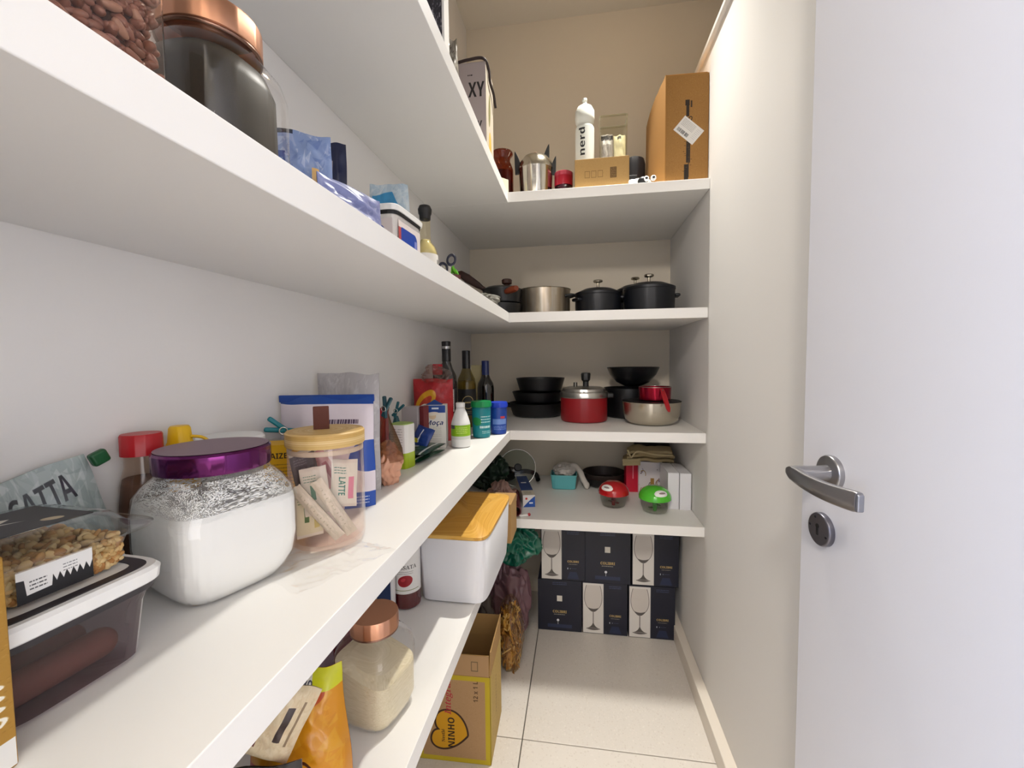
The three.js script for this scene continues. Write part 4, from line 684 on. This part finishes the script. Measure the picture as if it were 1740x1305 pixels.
// ================================================================ second shelf, back run: pots
{
  const t = thing('stained_steel_pot', 'stained stainless steel pot without a lid, left of the two dark casseroles', 'pot', -0.138, Y2, 1.79, -0.4);
  const T = tex(512, 128, (g, w, h) => { F(g, '#b5ada0', 0, 0, w, h); for (let i = 0; i < 500; i++) { g.globalAlpha = rr(0.05, 0.25); F(g, ['#8a6e4c', '#a98a62', '#c9c3b8', '#7c6a55', '#9c7f5c'][(rnd() * 5) | 0], rnd() * w, rr(-60, h), rr(1, 14), rr(20, 120)); } g.globalAlpha = 1; });
  part(t, 'pot_body', crease(lathe([[0, 0.001], [0.098, 0.001], [0.104, 0.004], [0.1055, 0.012], [0.107, 0.112], [0.1095, 0.115], [0.1065, 0.116], [0.104, 0.112], [0.102, 0.008], [0, 0.005]], 64)), print(T, 0.32, { metalness: 0.9 }));
  for (const s of [-1, 1]) part(t, 'handle', tube([[s * 0.105, 0.082, -0.022], [s * 0.128, 0.085, -0.014], [s * 0.128, 0.085, 0.014], [s * 0.105, 0.082, 0.022]], 0.006, 20), blackM);
}
const casserole = (label, x, d, r, h, dome, turn) => {
  const t = thing('dark_casserole', label, 'casserole', x, Y2, d, turn), m = mat(0x0c0f17, 0.42);
  part(t, 'pot_body', crease(lathe([[0, 0.001], [r * 0.9, 0.001], [r * 0.96, 0.005], [r * 0.985, 0.015], [r, h], [0, h]], 64)), m);
  for (const s of [-1, 1]) part(t, 'handle', bx(0.022, 0.013, 0.05, 0.006, 3), m, s * (r + 0.007), h * 0.72, 0);
  const l = part(t, 'lid', crease(lathe([[r * 1.0, h], [r * 1.02, h + 0.002], [r * 1.02, h + 0.011], [r * 0.96, h + 0.014], [r * 0.6, h + 0.014 + dome * 0.72], [r * 0.25, h + 0.014 + dome], [0, h + 0.014 + dome]], 64)), m);
  part(l, 'steel_knob', crease(lathe([[0.009, 0], [0.006, 0.004], [0.005, 0.021], [0.018, 0.025], [0.0195, 0.03], [0.017, 0.034], [0, 0.036]], 32)), metal(0xb9b2a2, 0.25), 0, h + 0.012 + dome, 0);
  return t;
};
casserole('dark blue black casserole with a steel lid knob beside the stained steel pot', 0.082, 1.815, 0.094, 0.088, 0.02, 0.55);
casserole('largest dark casserole with a steel lid knob, nearest the right wall', 0.284, 1.81, 0.1, 0.102, 0.02, -0.05);
casserole('dark casserole standing behind and between the two others, only its knob showing', 0.258, 2.03, 0.085, 0.13, 0.022, 0.2);
{
  const b = thing('black_saute_pan', 'low black pan carrying another dark pan, at the inner corner of the pot shelf', 'pan', -0.305, Y2, 1.70);
  part(b, 'pan_body', crease(lathe([[0, 0.001], [0.07, 0.001], [0.078, 0.006], [0.083, 0.05], [0.08, 0.05], [0.074, 0.008], [0, 0.006]], 48)), panM);
  const t = thing('black_milk_pan', 'dark pan with a long dark brown handle and lid, stacked on the low black pan', 'pan', -0.3, Y2 + 0.0505, 1.70);
  part(t, 'pan_body', crease(lathe([[0, 0.001], [0.066, 0.001], [0.074, 0.006], [0.0775, 0.056], [0, 0.056]], 48)), panM);
  const l = part(t, 'lid', crease(lathe([[0.079, 0.055], [0.079, 0.059], [0.06, 0.068], [0.02, 0.074], [0, 0.075]], 48)), mat(0x20211f, 0.3));
  part(l, 'lid_knob', crease(lathe([[0.01, 0.07], [0.011, 0.078], [0.02, 0.083], [0.021, 0.096], [0.017, 0.1], [0, 0.1]], 32)), mat(0x3a1a10, 0.45), 0.02, 0, 0);
  part(t, 'handle', loft([[0, 0.009, 0.008, 2.4], [0.03, 0.009, 0.009, 2.4], [0.05, 0.013, 0.011, 2.4], [0.1, 0.017, 0.012, 2.4], [0.135, 0.013, 0.01, 2.4], [0.144, 0.005, 0.005, 2.2]], 24), mat(0x32160f, 0.45), -0.05, 0.048, 0.03, { r: [0.1, 0, 0.98] });
  part(t, 'wooden_handle', loft([[0, 0.011, 0.009, 2.4], [0.02, 0.013, 0.011, 2.4], [0.05, 0.015, 0.012, 2.4], [0.066, 0.01, 0.009, 2.2]], 24), mat(0x7c3417, 0.45), 0.03, 0.04, 0.07, { r: [Math.PI / 2 - 0.1, 0, -0.75] });
}
// ================================================================ second shelf, left run
{
  const t = thing('bean_jar', 'big square clear jar packed with brown beans at the top left corner', 'jar', -0.333, Y2, 0.212);
  const a = 0.0565;
  part(t, 'jar_body', loft([[0.001, a - 0.003, a - 0.003, 10], [0.004, a, a, 12], [0.175, a, a, 12], [0.185, a - 0.008, a - 0.008, 8]], 80, true, false, 0.9), clear(0xf6efe9, 0.05));
  part(t, 'lid', bx(0.112, 0.02, 0.112, 0.006), mat(0xe8e6e2, 0.4), 0, 0.185, 0);
  const p = thing('bean_heap', 'brown dried beans filling the big square clear jar', 'beans', -0.333, Y2 + 0.004, 0.212);
  const g = new THREE.SphereGeometry(0.0047, 12, 8).scale(0.72, 0.62, 1.25); const gp = g.attributes.position;
  for (let i = 0; i < gp.count; i++) { const z = gp.getZ(i) / 0.0058; gp.setX(i, gp.getX(i) + 0.0009 * z * z); } g.computeVertexNormals();
  const cols = [0x8d6355, 0x9c7263, 0x7d5446, 0xa67f6c, 0x8a5f58].map((c) => mat(c, 0.38));
  part(p, 'inner_beans', bx(0.094, 0.172, 0.094, 0.004), mat(0x4a3029, 0.9), 0, 0, 0, { kind: 'stuff' });
  for (let i = 0; i < 300; i++) {                                             // the layer lying against the two visible glass faces
    const f = i % 3, u = rr(-0.05, 0.05), y = rr(0.004, 0.165);
    const x = f === 0 ? u : f === 1 ? 0.0505 + rr(-0.002, 0.001) : u, z = f === 0 ? 0.0505 + rr(-0.002, 0.001) : f === 1 ? u : -0.0505 + rr(-0.001, 0.002);
    part(p, 'bean', g, cols[(rnd() * 5) | 0], x, y, z, { r: [rr(-0.9, 0.9), rr(-0.5, 0.5) + (f === 1 ? 0 : Math.PI / 2), rr(-0.5, 0.5)] });
  }
  // the rest of that layer, too small and hidden to pick apart
  const n = 1800, im = new THREE.InstancedMesh(g, mat(0x8d6355, 0.4), n), D = new THREE.Object3D(), C = new THREE.Color();
  for (let i = 0; i < n; i++) {
    const f = i % 3, u = rr(-0.05, 0.05), y = rr(0.003, 0.168), k = 0.0485 + rr(-0.003, 0.001);
    D.position.set(f === 0 ? u : f === 1 ? k : u, y, f === 0 ? k : f === 1 ? u : -k); D.rotation.set(rr(-1, 1), rr(0, 6), rr(-1, 1)); D.updateMatrix(); im.setMatrixAt(i, D.matrix);
    im.setColorAt(i, C.set(['#ffffff', '#e9dcd4', '#d8c6bc', '#f6ece6'][(rnd() * 4) | 0]));
  }
  im.name = 'bean_layer'; im.userData.kind = 'stuff'; p.add(im);
}
{
  copperJar('squarish glass jar of dark contents with a copper lid, right of the bean jar', -0.366, Y2, 0.398, yaw(-6), (S) => loft([[0.004, 0.042, 0.042, 3], [0.02, 0.05, 0.05, 3.2], [0.105, 0.05, 0.05, 3], [0.122, 0.046, 0.046, 2.4], [0.132, 0.034, 0.034, 2]], 64, true, true, 1.2), mat(0x332d24, 0.4), 0.17, 0.056, 0.046);
  const Tb = tex(256, 256, (g, w, h) => { F(g, '#8094bd', 0, 0, w, h); speckle(g, w, h, 260, ['#a9b4cc', '#6d82b0', '#c9cedb', '#5a70a6'], 5, 34); F(g, '#17408c', 0, 60, 90, 150); lines(g, 10, 80, 70, 9, 14, '#9fc0e6', 5); F(g, '#d9b071', 180, 90, 26, 90); F(g, '#16233f', 0, 0, 120, 14); });
  const t = thing('blue_silver_packet', 'crinkled blue and silver packet right of the dark copper lid jar', 'packet', -0.383, Y2, 0.553, yaw(34));
  part(t, 'packet_body', pillow(0.09, 0.145, 0.045, 81, { flatBase: true, wrinkle: 0.5 }), print(Tb, 0.25));
  const Tn = tex(128, 128, (g, w, h) => { F(g, '#141c3d', 0, 0, w, h); F(g, '#a89a98', 54, 20, 34, 108); F(g, '#0e1430', 0, 100, 40, 28); });
  const n = thing('navy_packet', 'navy blue crumpled packet corner sticking up against the wall', 'packet', -0.425, Y2, 0.69, yaw(20));
  part(n, 'packet_body', pillow(0.068, 0.2, 0.028, 83, { flatBase: true, wrinkle: 0.7 }), print(Tn, 0.3));
  const Tl = tex(128, 128, (g, w, h) => { F(g, '#7f86b4', 0, 0, w, h); speckle(g, w, h, 120, ['#a2a7c8', '#666d9c', '#c4c7da'], 4, 22); });
  const l = thing('lilac_packet', 'low lilac blue packet lying at the shelf edge below the navy packet', 'packet', -0.322, Y2, 0.585, yaw(75));
  part(l, 'packet_body', pillow(0.12, 0.078, 0.035, 85, { flatBase: true, wrinkle: 0.6 }), print(Tl, 0.3));
  const k = thing('black_clip', 'small black clip on a clear wrapper beside the lilac packet', 'clip', -0.352, Y2, 0.655, yaw(40));
  part(k, 'clip_body', bx(0.022, 0.088, 0.012, 0.003), mat(0x1b1a1b, 0.5));
  part(k, 'wrapper', pillow(0.06, 0.082, 0.03, 87, { flatBase: true }), clear(0xe6e2dc, 0.2), -0.03, 0, 0);
  const c = thing('blue_content_container', 'white container with a blue front under a white lid with a black seal', 'container', -0.396, Y2, 0.85, yaw(-3));
  const hx = 0.056, hz = 0.062;
  part(c, 'container_body', loft([[0.001, hx - 0.008, hz - 0.008, 6], [0.004, hx - 0.004, hz - 0.004, 7], [0.112, hx, hz, 8]], 64), mat(0xdcd6d0, 0.35));
  const Tf = tex(128, 128, (g, w, h) => { F(g, '#e0d4d0', 0, 0, w, h); g.fillStyle = '#173f9e'; g.beginPath(); g.roundRect(4, 14, 104, 120, 18); g.fill(); F(g, '#7f86c6', 92, 30, 14, 98); F(g, '#b04a4a', 0, 16, 14, 30); });
  part(c, 'printed_front', flat(0.1, 0.1), print(Tf, 0.35), 0, 0.052, hz + 0.0006);
  part(c, 'printed_side', flat(0.1, 0.1), print(Tf, 0.35), hx + 0.0006, 0.052, 0, { r: [0, Math.PI / 2, 0] });
  part(c, 'seal', loft([[0.11, hx + 0.001, hz + 0.001, 8], [0.119, hx + 0.003, hz + 0.003, 8]], 64, false, false), mat(0x1d1b1e, 0.5));
  part(c, 'lid', crease(loft([[0.117, hx + 0.005, hz + 0.005, 8], [0.126, hx + 0.006, hz + 0.006, 8], [0.129, hx + 0.003, hz + 0.003, 8]], 64)), whiteP);
  const Tw = tex(128, 256, (g, w, h) => { F(g, '#b9cbd6', 0, 0, w, h); speckle(g, w, h, 220, ['#d3dde3', '#9fb8c6', '#e2e6e8'], 5, 30); g.fillStyle = '#3f93c4'; g.beginPath(); g.moveTo(10, 30); g.lineTo(76, 20); g.lineTo(120, 96); g.lineTo(14, 100); g.fill(); F(g, '#4f9cc0', 20, 200, 90, 40); });
  const w = thing('sky_blue_bag', 'tall white and sky blue plastic bag behind the container with the blue front', 'bag', -0.435, Y2, 0.965, yaw(12));
  part(w, 'bag_body', pillow(0.115, 0.24, 0.05, 89, { flatBase: true, wrinkle: 0.5, taper: 0.25 }), print(Tw, 0.3));
}
{
  const t = thing('vinegar_bottle', 'slim clear bottle of pale oil with a round black stopper and a barcode label', 'bottle', -0.362, Y2, 1.0);
  part(t, 'bottle_body', lathe([[0, 0.001], [0.026, 0.001], [0.029, 0.005], [0.029, 0.085], [0.025, 0.1], [0.0145, 0.114], [0.0125, 0.125], [0.0125, 0.172], [0, 0.172]]), clear(0xfbf6e6, 0.03));
  part(t, 'oil', lathe([[0, 0.004], [0.0268, 0.004], [0.0268, 0.085], [0.022, 0.1], [0.0125, 0.112], [0.011, 0.118], [0, 0.119]]), mat(0xd6cc9c, 0.15));
  part(t, 'stopper', crease(lathe([[0.013, 0.166], [0.0135, 0.176], [0.0155, 0.18], [0.0165, 0.19], [0.013, 0.198], [0, 0.2]], 32)), blackM);
  const T = tex(256, 128, (g, w, h) => { F(g, '#e6e1da', 0, 0, w, h); F(g, '#b23a34', 0, 20, 90, 90); F(g, '#d9a08f', 14, 30, 40, 40); bars(g, 180, 26, 44, 80); });
  part(t, 'label', wrap(0.0294, 0.06, 0.7, 3.6), print(T, 0.5), 0, 0.052, 0);
  const s = thing('scissors', 'dark handled kitchen scissors standing up with one grip ring showing', 'scissors', -0.378, Y2, 1.205, yaw(10));
  for (const k of [-1, 1]) {
    part(s, 'grip_ring', new THREE.TorusGeometry(0.011, 0.0032, 10, 32).scale(1, 1.3, 1), mat(0x1f2238, 0.4), 0.006 + k * 0.012, 0.118 - (k < 0 ? 0.022 : 0), k * 0.003, { r: [0, 0, -0.3 * k] });
    part(s, 'blade', slab(-0.004, 0.004, 0, 0.1, -0.001, 0.001), steelM, 0.004 + k * 0.003, 0.002, k * 0.0016, { r: [0, 0, -0.06 * k] });
  }
  const g = thing('green_topped_pot', 'small dark red pot with a bright green top beside the scissors', 'pot', -0.376, Y2, 1.285);
  part(g, 'pot_body', lathe([[0, 0.001], [0.016, 0.001], [0.02, 0.09], [0, 0.09]], 28), mat(0x4a1a16, 0.5));
  part(g, 'label', wrap(0.0202, 0.02, -0.4, 1.6), mat(0xc99a3c, 0.5), 0, 0.074, 0);
  for (let i = 0; i < 5; i++) part(g, 'leaf', ball(0.01, [0.45, 1.3, 0.3], 10, 8), mat(0x6cc22a, 0.5), Math.cos(i * 1.3) * 0.008, 0.099 + (i % 2) * 0.008, Math.sin(i * 1.3) * 0.008, { r: [Math.sin(i) * 0.4, i, Math.cos(i) * 0.5] });
  const gb = thing('grey_lump_bag', 'small grey speckled bag at the inner shelf corner in front of the low black pan', 'bag', -0.34, Y2, 1.52);
  part(gb, 'bag_body', crumple(0.12, 0.07, 0.07, 91, 0.4, 16), mat(0x6d6a60, 0.6));
}
// ================================================================ topmost shelf
{
  const t = thing('tall_carton', 'tall brown cardboard carton with black tape and a tilted white label, against the right wall', 'carton', 0.3575, Y1, 1.715, yaw(2));
  const W = 0.14, H = 0.352, D = 0.32;
  const side = new THREE.BoxGeometry(W, H, D, 10, 14, 18).translate(0, H / 2, 0), p = side.attributes.position;
  for (let i = 0; i < p.count; i++) { const z = p.getZ(i) / D + 0.5, y = p.getY(i) / H; if (p.getX(i) < 0) p.setX(i, p.getX(i) - 0.022 * Math.sin(Math.PI * Math.min(1, (1 - z) * 0.9)) * (1 - 0.6 * y)); p.setY(i, p.getY(i) + (y > 0.99 ? nz(p.getX(i) * 50, z * 9, 2) * 0.004 : 0)); }
  side.computeVertexNormals();
  part(t, 'carton_body', crease(side, 0.5), mat(0xa9793a, 0.75));
  const T = tex(256, 640, (g, w, h) => { F(g, '#9c7036', 0, 0, w, h); speckle(g, w, h, 3600, ['#a5793d', '#94682f', '#a07338'], 1, 5); F(g, '#2b1f14', 116, 150, 26, 34); F(g, '#2b1f14', 122, 180, 18, 70); F(g, '#3a2a1a', 148, 156, 10, 40); g.strokeStyle = '#2b1f14'; g.lineWidth = 5; g.beginPath(); g.ellipse(144, 270, 10, 20, 0.5, 0, 7); g.stroke(); F(g, '#241b14', 124, 400, 24, 130); F(g, '#3d2f1e', 136, 420, 5, 200); F(g, '#241b14', 112, 540, 26, 100); for (let i = 0; i < 16; i++) F(g, '#5a3f1f', 100 + rnd() * 50, 400 + i * 12, 10, 3); });
  part(t, 'printed_front', flat(W - 0.004, H - 0.006), print(T, 0.75), 0.001, H / 2, D / 2 + 0.0006);
  const Tl = tex(256, 192, (g, w, h) => { F(g, '#e0ddd8', 0, 0, w, h); lines(g, 20, 20, 150, 6, 14, '#8d8a88', 4); for (let i = 0; i < 3; i++) bars(g, 24 + i * 48, 130, 40, 40, '#2a2a2c'); lines(g, 190, 30, 50, 7, 18, '#a5a2a0', 3); });
  part(t, 'shipping_label', flat(0.082, 0.058), print(Tl, 0.5), 0.006, 0.168, D / 2 + 0.0012, { r: [0, 0, -0.72] });
  const fl = [slab(-W / 2, W / 2, 0, 0.003, -0.002, 0.002)];
  part(t, 'top_flap', slab(-W / 2 + 0.004, W / 2 - 0.004, 0, 0.004, -D / 2 + 0.01, D / 2 - 0.003), mat(0xb48444, 0.75), 0, H - 0.001, 0);
}
{
  const t = thing('open_tan_box', 'low open tan cardboard box with handling symbols, holding a bottle and packets', 'carton', 0.084, Y1, 1.625, yaw(-1));
  const W = 0.186, H = 0.102, D = 0.14, e = 0.004, m = mat(0xb8935a, 0.8);
  part(t, 'base', bx(W, e, D, 0.001), m);
  part(t, 'wall', bx(W, H, e, 0.001), m, 0, 0, D / 2 - e / 2); part(t, 'wall', bx(W, H, e, 0.001), m, 0, 0, -D / 2 + e / 2);
  part(t, 'wall', bx(e, H, D, 0.001), m, W / 2 - e / 2, 0, 0); part(t, 'wall', bx(e, H, D, 0.001), m, -W / 2 + e / 2, 0, 0);
  const T = tex(512, 256, (g, w, h) => { F(g, '#b8935a', 0, 0, w, h); speckle(g, w, h, 1800, ['#c09b62', '#af8a52', '#bb965d'], 1, 5); g.strokeStyle = '#7c5f38'; g.lineWidth = 4; for (let i = 0; i < 3; i++) { g.strokeRect(96 + i * 62, 108, 44, 56); txt(g, ['♦', '☂', '↑'][i], 118 + i * 62, 136, 34, '#5f4728'); } F(g, '#5f4728', 336, 86, 60, 92); lines(g, 342, 94, 48, 6, 14, '#b8935a', 4); });
  part(t, 'printed_front', flat(W - 0.002, H - 0.002), print(T, 0.8), 0, H / 2, D / 2 + 0.0005);
  const b = thing('sports_bottle', 'white squeeze sports bottle with the black word nerd, standing in the tan box', 'bottle', 0.026, Y1 + 0.005, 1.628);
  part(b, 'bottle_body', lathe([[0, 0.001], [0.031, 0.001], [0.034, 0.005], [0.034, 0.226], [0.033, 0.236], [0.029, 0.243], [0.029, 0.25], [0.033, 0.257], [0.035, 0.27], [0.034, 0.295], [0.026, 0.31], [0.014, 0.317], [0, 0.317]], 48), mat(0xe9ebe2, 0.4));
  part(b, 'spout', crease(lathe([[0.013, 0.315], [0.012, 0.321], [0.0075, 0.324], [0.0075, 0.332], [0.009, 0.335], [0.008, 0.342], [0, 0.343]], 28)), mat(0xd8d9d2, 0.4));
  const Tn = tex(256, 512, (g, w, h) => { F(g, '#e9ebe2', 0, 0, w, h); txt(g, 'nerd', 92, 146, 118, '#202024', { rot: -Math.PI / 2 }); });
  part(b, 'word_print', wrap(0.0344, 0.2, -0.05, 1.9), print(Tn, 0.4), 0, 0.135, 0);
  const c = thing('clear_canister', 'clear rectangular plastic canister holding two packets in the tan box', 'canister', 0.127, Y1 + 0.005, 1.64);
  part(c, 'canister_body', loft([[0.001, 0.044, 0.034, 8], [0.003, 0.046, 0.036, 9], [0.258, 0.049, 0.039, 10]], 64, true, false, 0.9), clear(0xf0f0e6, 0.06));
  part(c, 'rim', loft([[0.256, 0.0495, 0.0395, 10], [0.263, 0.0505, 0.0405, 10], [0.263, 0.047, 0.037, 10]], 64, false, false), clear(0xd9d8c6, 0.2));
  const Ts = tex(128, 256, (g, w, h) => { F(g, '#a39a92', 0, 0, w, h); F(g, '#23201f', 0, 6, w, 20); F(g, '#e6e3de', 20, 30, 90, 16); speckle(g, w, h, 90, ['#8d837c', '#bdb4ac', '#7a706a'], 6, 26); });
  const s = thing('silver_packet', 'silver grey packet in the clear canister, left one', 'packet', 0.105, Y1 + 0.01, 1.63);
  part(s, 'packet_body', pillow(0.042, 0.205, 0.022, 95, { flatBase: true }), print(Ts, 0.3));
  const Tc = tex(128, 256, (g, w, h) => { F(g, '#d8cda2', 0, 0, w, h); speckle(g, w, h, 60, ['#c9bb8a', '#e0d7b2'], 4, 14); F(g, '#3c3420', 40, 6, 40, 14); });
  const d = thing('cream_packet', 'cream coloured packet in the clear canister, right one', 'packet', 0.15, Y1 + 0.01, 1.63);
  part(d, 'packet_body', pillow(0.042, 0.198, 0.026, 97, { flatBase: true }), print(Tc, 0.45));
}
{
  const t = thing('googly_toy', 'small white and black toy with googly eyes beside the tall carton', 'toy', 0.222, Y1, 1.572, yaw(-8));
  part(t, 'toy_body', ball(0.032, [1.25, 0.5, 0.8]), mat(0xe6e4da, 0.5), -0.01, 0.0165, -0.012);
  part(t, 'white_paw', ball(0.018, [1.1, 0.6, 0.7]), mat(0xf2f1ee, 0.5), -0.034, 0.0115, 0.016);
  part(t, 'black_face', ball(0.016, [1.1, 0.85, 0.8]), blackM, 0.002, 0.0145, 0.014);
  for (const x of [0.013, 0.036]) { const e = part(t, 'eye', ball(0.0095, [1, 1, 0.8]), mat(0xf6f6f4, 0.25), x, 0.0165, 0.022); part(e, 'pupil', ball(0.0042, [1, 1, 0.5], 14, 10), mat(0x0c0c0d, 0.2), 0.001, 0.0005, 0.0068); }
  const b = thing('black_round_tin', 'black round tin half hidden behind the tall carton', 'tin', 0.222, Y1, 1.80);
  part(b, 'tin_body', crease(lathe([[0, 0.001], [0.041, 0.001], [0.043, 0.004], [0.043, 0.17], [0.038, 0.19], [0.02, 0.2], [0, 0.2]], 48)), mat(0x1f1e22, 0.4));
  const k = thing('black_small_box', 'small black box between the tan box and the black round tin', 'box', 0.2, Y1, 1.69);
  part(k, 'box_body', bx(0.034, 0.078, 0.06, 0.002), mat(0x141416, 0.5));
}
{
  const t = thing('steel_stockpot', 'shiny steel pot with a domed lid and three pointed black handles', 'pot', -0.156, Y1, 1.65);
  part(t, 'pot_body', crease(lathe([[0, 0.001], [0.056, 0.001], [0.06, 0.004], [0.064, 0.112], [0.066, 0.115], [0, 0.115]], 56)), metal(0xc2bdb2, 0.17));
  const l = part(t, 'lid', crease(lathe([[0.067, 0.114], [0.067, 0.118], [0.062, 0.14], [0.045, 0.162], [0.02, 0.173], [0, 0.175]], 56)), metal(0xc9c3b4, 0.2));
  part(l, 'lid_knob', ball(0.008, [1.4, 0.7, 1]), mat(0x8a5a36, 0.5), 0, 0.178, 0);
  const spike = new THREE.Shape(); spike.moveTo(-0.012, 0); spike.quadraticCurveTo(-0.006, 0.03, 0.012, 0.062); spike.quadraticCurveTo(0.012, 0.02, 0.01, -0.02); spike.lineTo(-0.008, -0.02);
  const sg = new THREE.ExtrudeGeometry(spike, { depth: 0.008, bevelEnabled: true, bevelSize: 0.0015, bevelThickness: 0.0015, bevelSegments: 2 }).translate(0, 0, -0.004);
  part(t, 'handle', sg, blackM, -0.066, 0.125, 0.008, { r: [0, Math.PI, 0] }); part(t, 'handle', sg, blackM, 0.036, 0.16, -0.03); part(t, 'handle', sg, blackM, 0.066, 0.108, 0.01, { s: [0.8, 0.8, 0.8] });
  const r = thing('red_jar', 'small dark jar with a red band and red lid left of the tan box', 'jar', -0.052, Y1, 1.645);
  part(r, 'jar_body', lathe([[0, 0.001], [0.03, 0.001], [0.033, 0.005], [0.033, 0.05], [0, 0.05]]), mat(0x33131f, 0.2));
  part(r, 'red_band', lathe([[0.0335, 0.046], [0.034, 0.05], [0.034, 0.08], [0.0325, 0.083], [0, 0.083]]), mat(0x9c1228, 0.3));
  part(r, 'lid', crease(lathe([[0.0345, 0.08], [0.0345, 0.094], [0.0325, 0.096], [0, 0.096]])), mat(0xa83848, 0.3));
  const a = thing('amber_jar', 'amber glass jar with a wide rim and dark red contents near the inner corner', 'jar', -0.283, Y1, 1.64);
  part(a, 'jar_body', lathe([[0, 0.001], [0.036, 0.001], [0.042, 0.006], [0.042, 0.12], [0.036, 0.14], [0.031, 0.15], [0.031, 0.165], [0.041, 0.178], [0.041, 0.186], [0.028, 0.19], [0, 0.19]]), clear(0xc07a52, 0.08));
  part(a, 'contents', lathe([[0, 0.004], [0.039, 0.004], [0.039, 0.112], [0.02, 0.12], [0, 0.122]]), mat(0x541a2a, 0.35));
  const w = thing('white_card', 'small white card standing at the inner corner of the topmost shelf', 'card', -0.262, Y1, 1.565, yaw(50));
  part(w, 'card_body', bx(0.035, 0.06, 0.003, 0.001), mat(0xd6d0b4, 0.6));
}
{
  const t = thing('grey_gift_carton', 'pale grey carton with the black letters XY and a black cord handle on top', 'carton', -0.325, Y1, 1.36, yaw(0));
  part(t, 'carton_body', bx(0.104, 0.3, 0.11, 0.0015), mat(0xb0a4a2, 0.6));
  const T = tex(256, 512, (g, w, h) => { F(g, '#aa9e9c', 0, 0, w, h); txt(g, 'XY', 186, 136, 104, '#1d1b1c'); lines(g, 120, 60, 40, 1, 10, '#1d1b1c', 6); txt(g, 'XY', 186, 320, 70, '#2a2728'); });
  part(t, 'printed_front', flat(0.102, 0.298), print(T, 0.6), 0, 0.15, 0.0554);
  const T2 = tex(256, 512, (g, w, h) => { F(g, '#c3b8a6', 0, 0, w, h); g.fillStyle = '#7a7446'; g.beginPath(); g.ellipse(120, 200, 36, 90, 0.2, 0, 7); g.fill(); g.fillStyle = '#c9a53c'; g.beginPath(); g.ellipse(130, 380, 44, 70, 0, 0, 7); g.fill(); });
  part(t, 'printed_side', flat(0.108, 0.298), print(T2, 0.6), 0.0524, 0.15, 0, { r: [0, Math.PI / 2, 0] });
  part(t, 'cord_handle', tube([[-0.06, 0.302, 0.05], [0.0, 0.306, 0.058], [0.048, 0.304, 0.058], [0.057, 0.29, 0.03], [0.058, 0.262, 0.02], [0.06, 0.25, -0.03], [0.062, 0.22, -0.05]], 0.0042, 60), mat(0x2a1a18, 0.6));
  const b = thing('clear_foil_bag', 'crinkled clear and dark foil bag on the topmost shelf left of the grey carton', 'bag', -0.352, Y1, 1.19, yaw(10));
  const T3 = tex(128, 256, (g, w, h) => { F(g, '#8a8378', 0, 0, w, h); speckle(g, w, h, 200, ['#b9b2a4', '#3a322c', '#d9d4c8', '#5c5248'], 4, 26); });
  part(b, 'bag_body', pillow(0.075, 0.29, 0.06, 99, { flatBase: true, wrinkle: 0.7, taper: 0.4 }), print(T3, 0.25));
  const a = thing('dark_speckled_box', 'dark speckled box with a white edge, nearest the camera on the topmost shelf', 'box', -0.347, Y1, 1.06, yaw(4));
  const T4 = tex(128, 256, (g, w, h) => { F(g, '#2d2c35', 0, 0, w, h); speckle(g, w, h, 500, ['#55545e', '#8a8990', '#1d1c24'], 2, 7); });
  part(a, 'box_body', bx(0.05, 0.31, 0.05, 0.002), print(T4, 0.5));
  part(a, 'white_edge', bx(0.006, 0.31, 0.051, 0.001), whiteP, 0.026, 0, 0);
}
scene.traverse((o) => { if (o.isMesh) o.castShadow = o.receiveShadow = true; });
renderer.render(scene, camera);
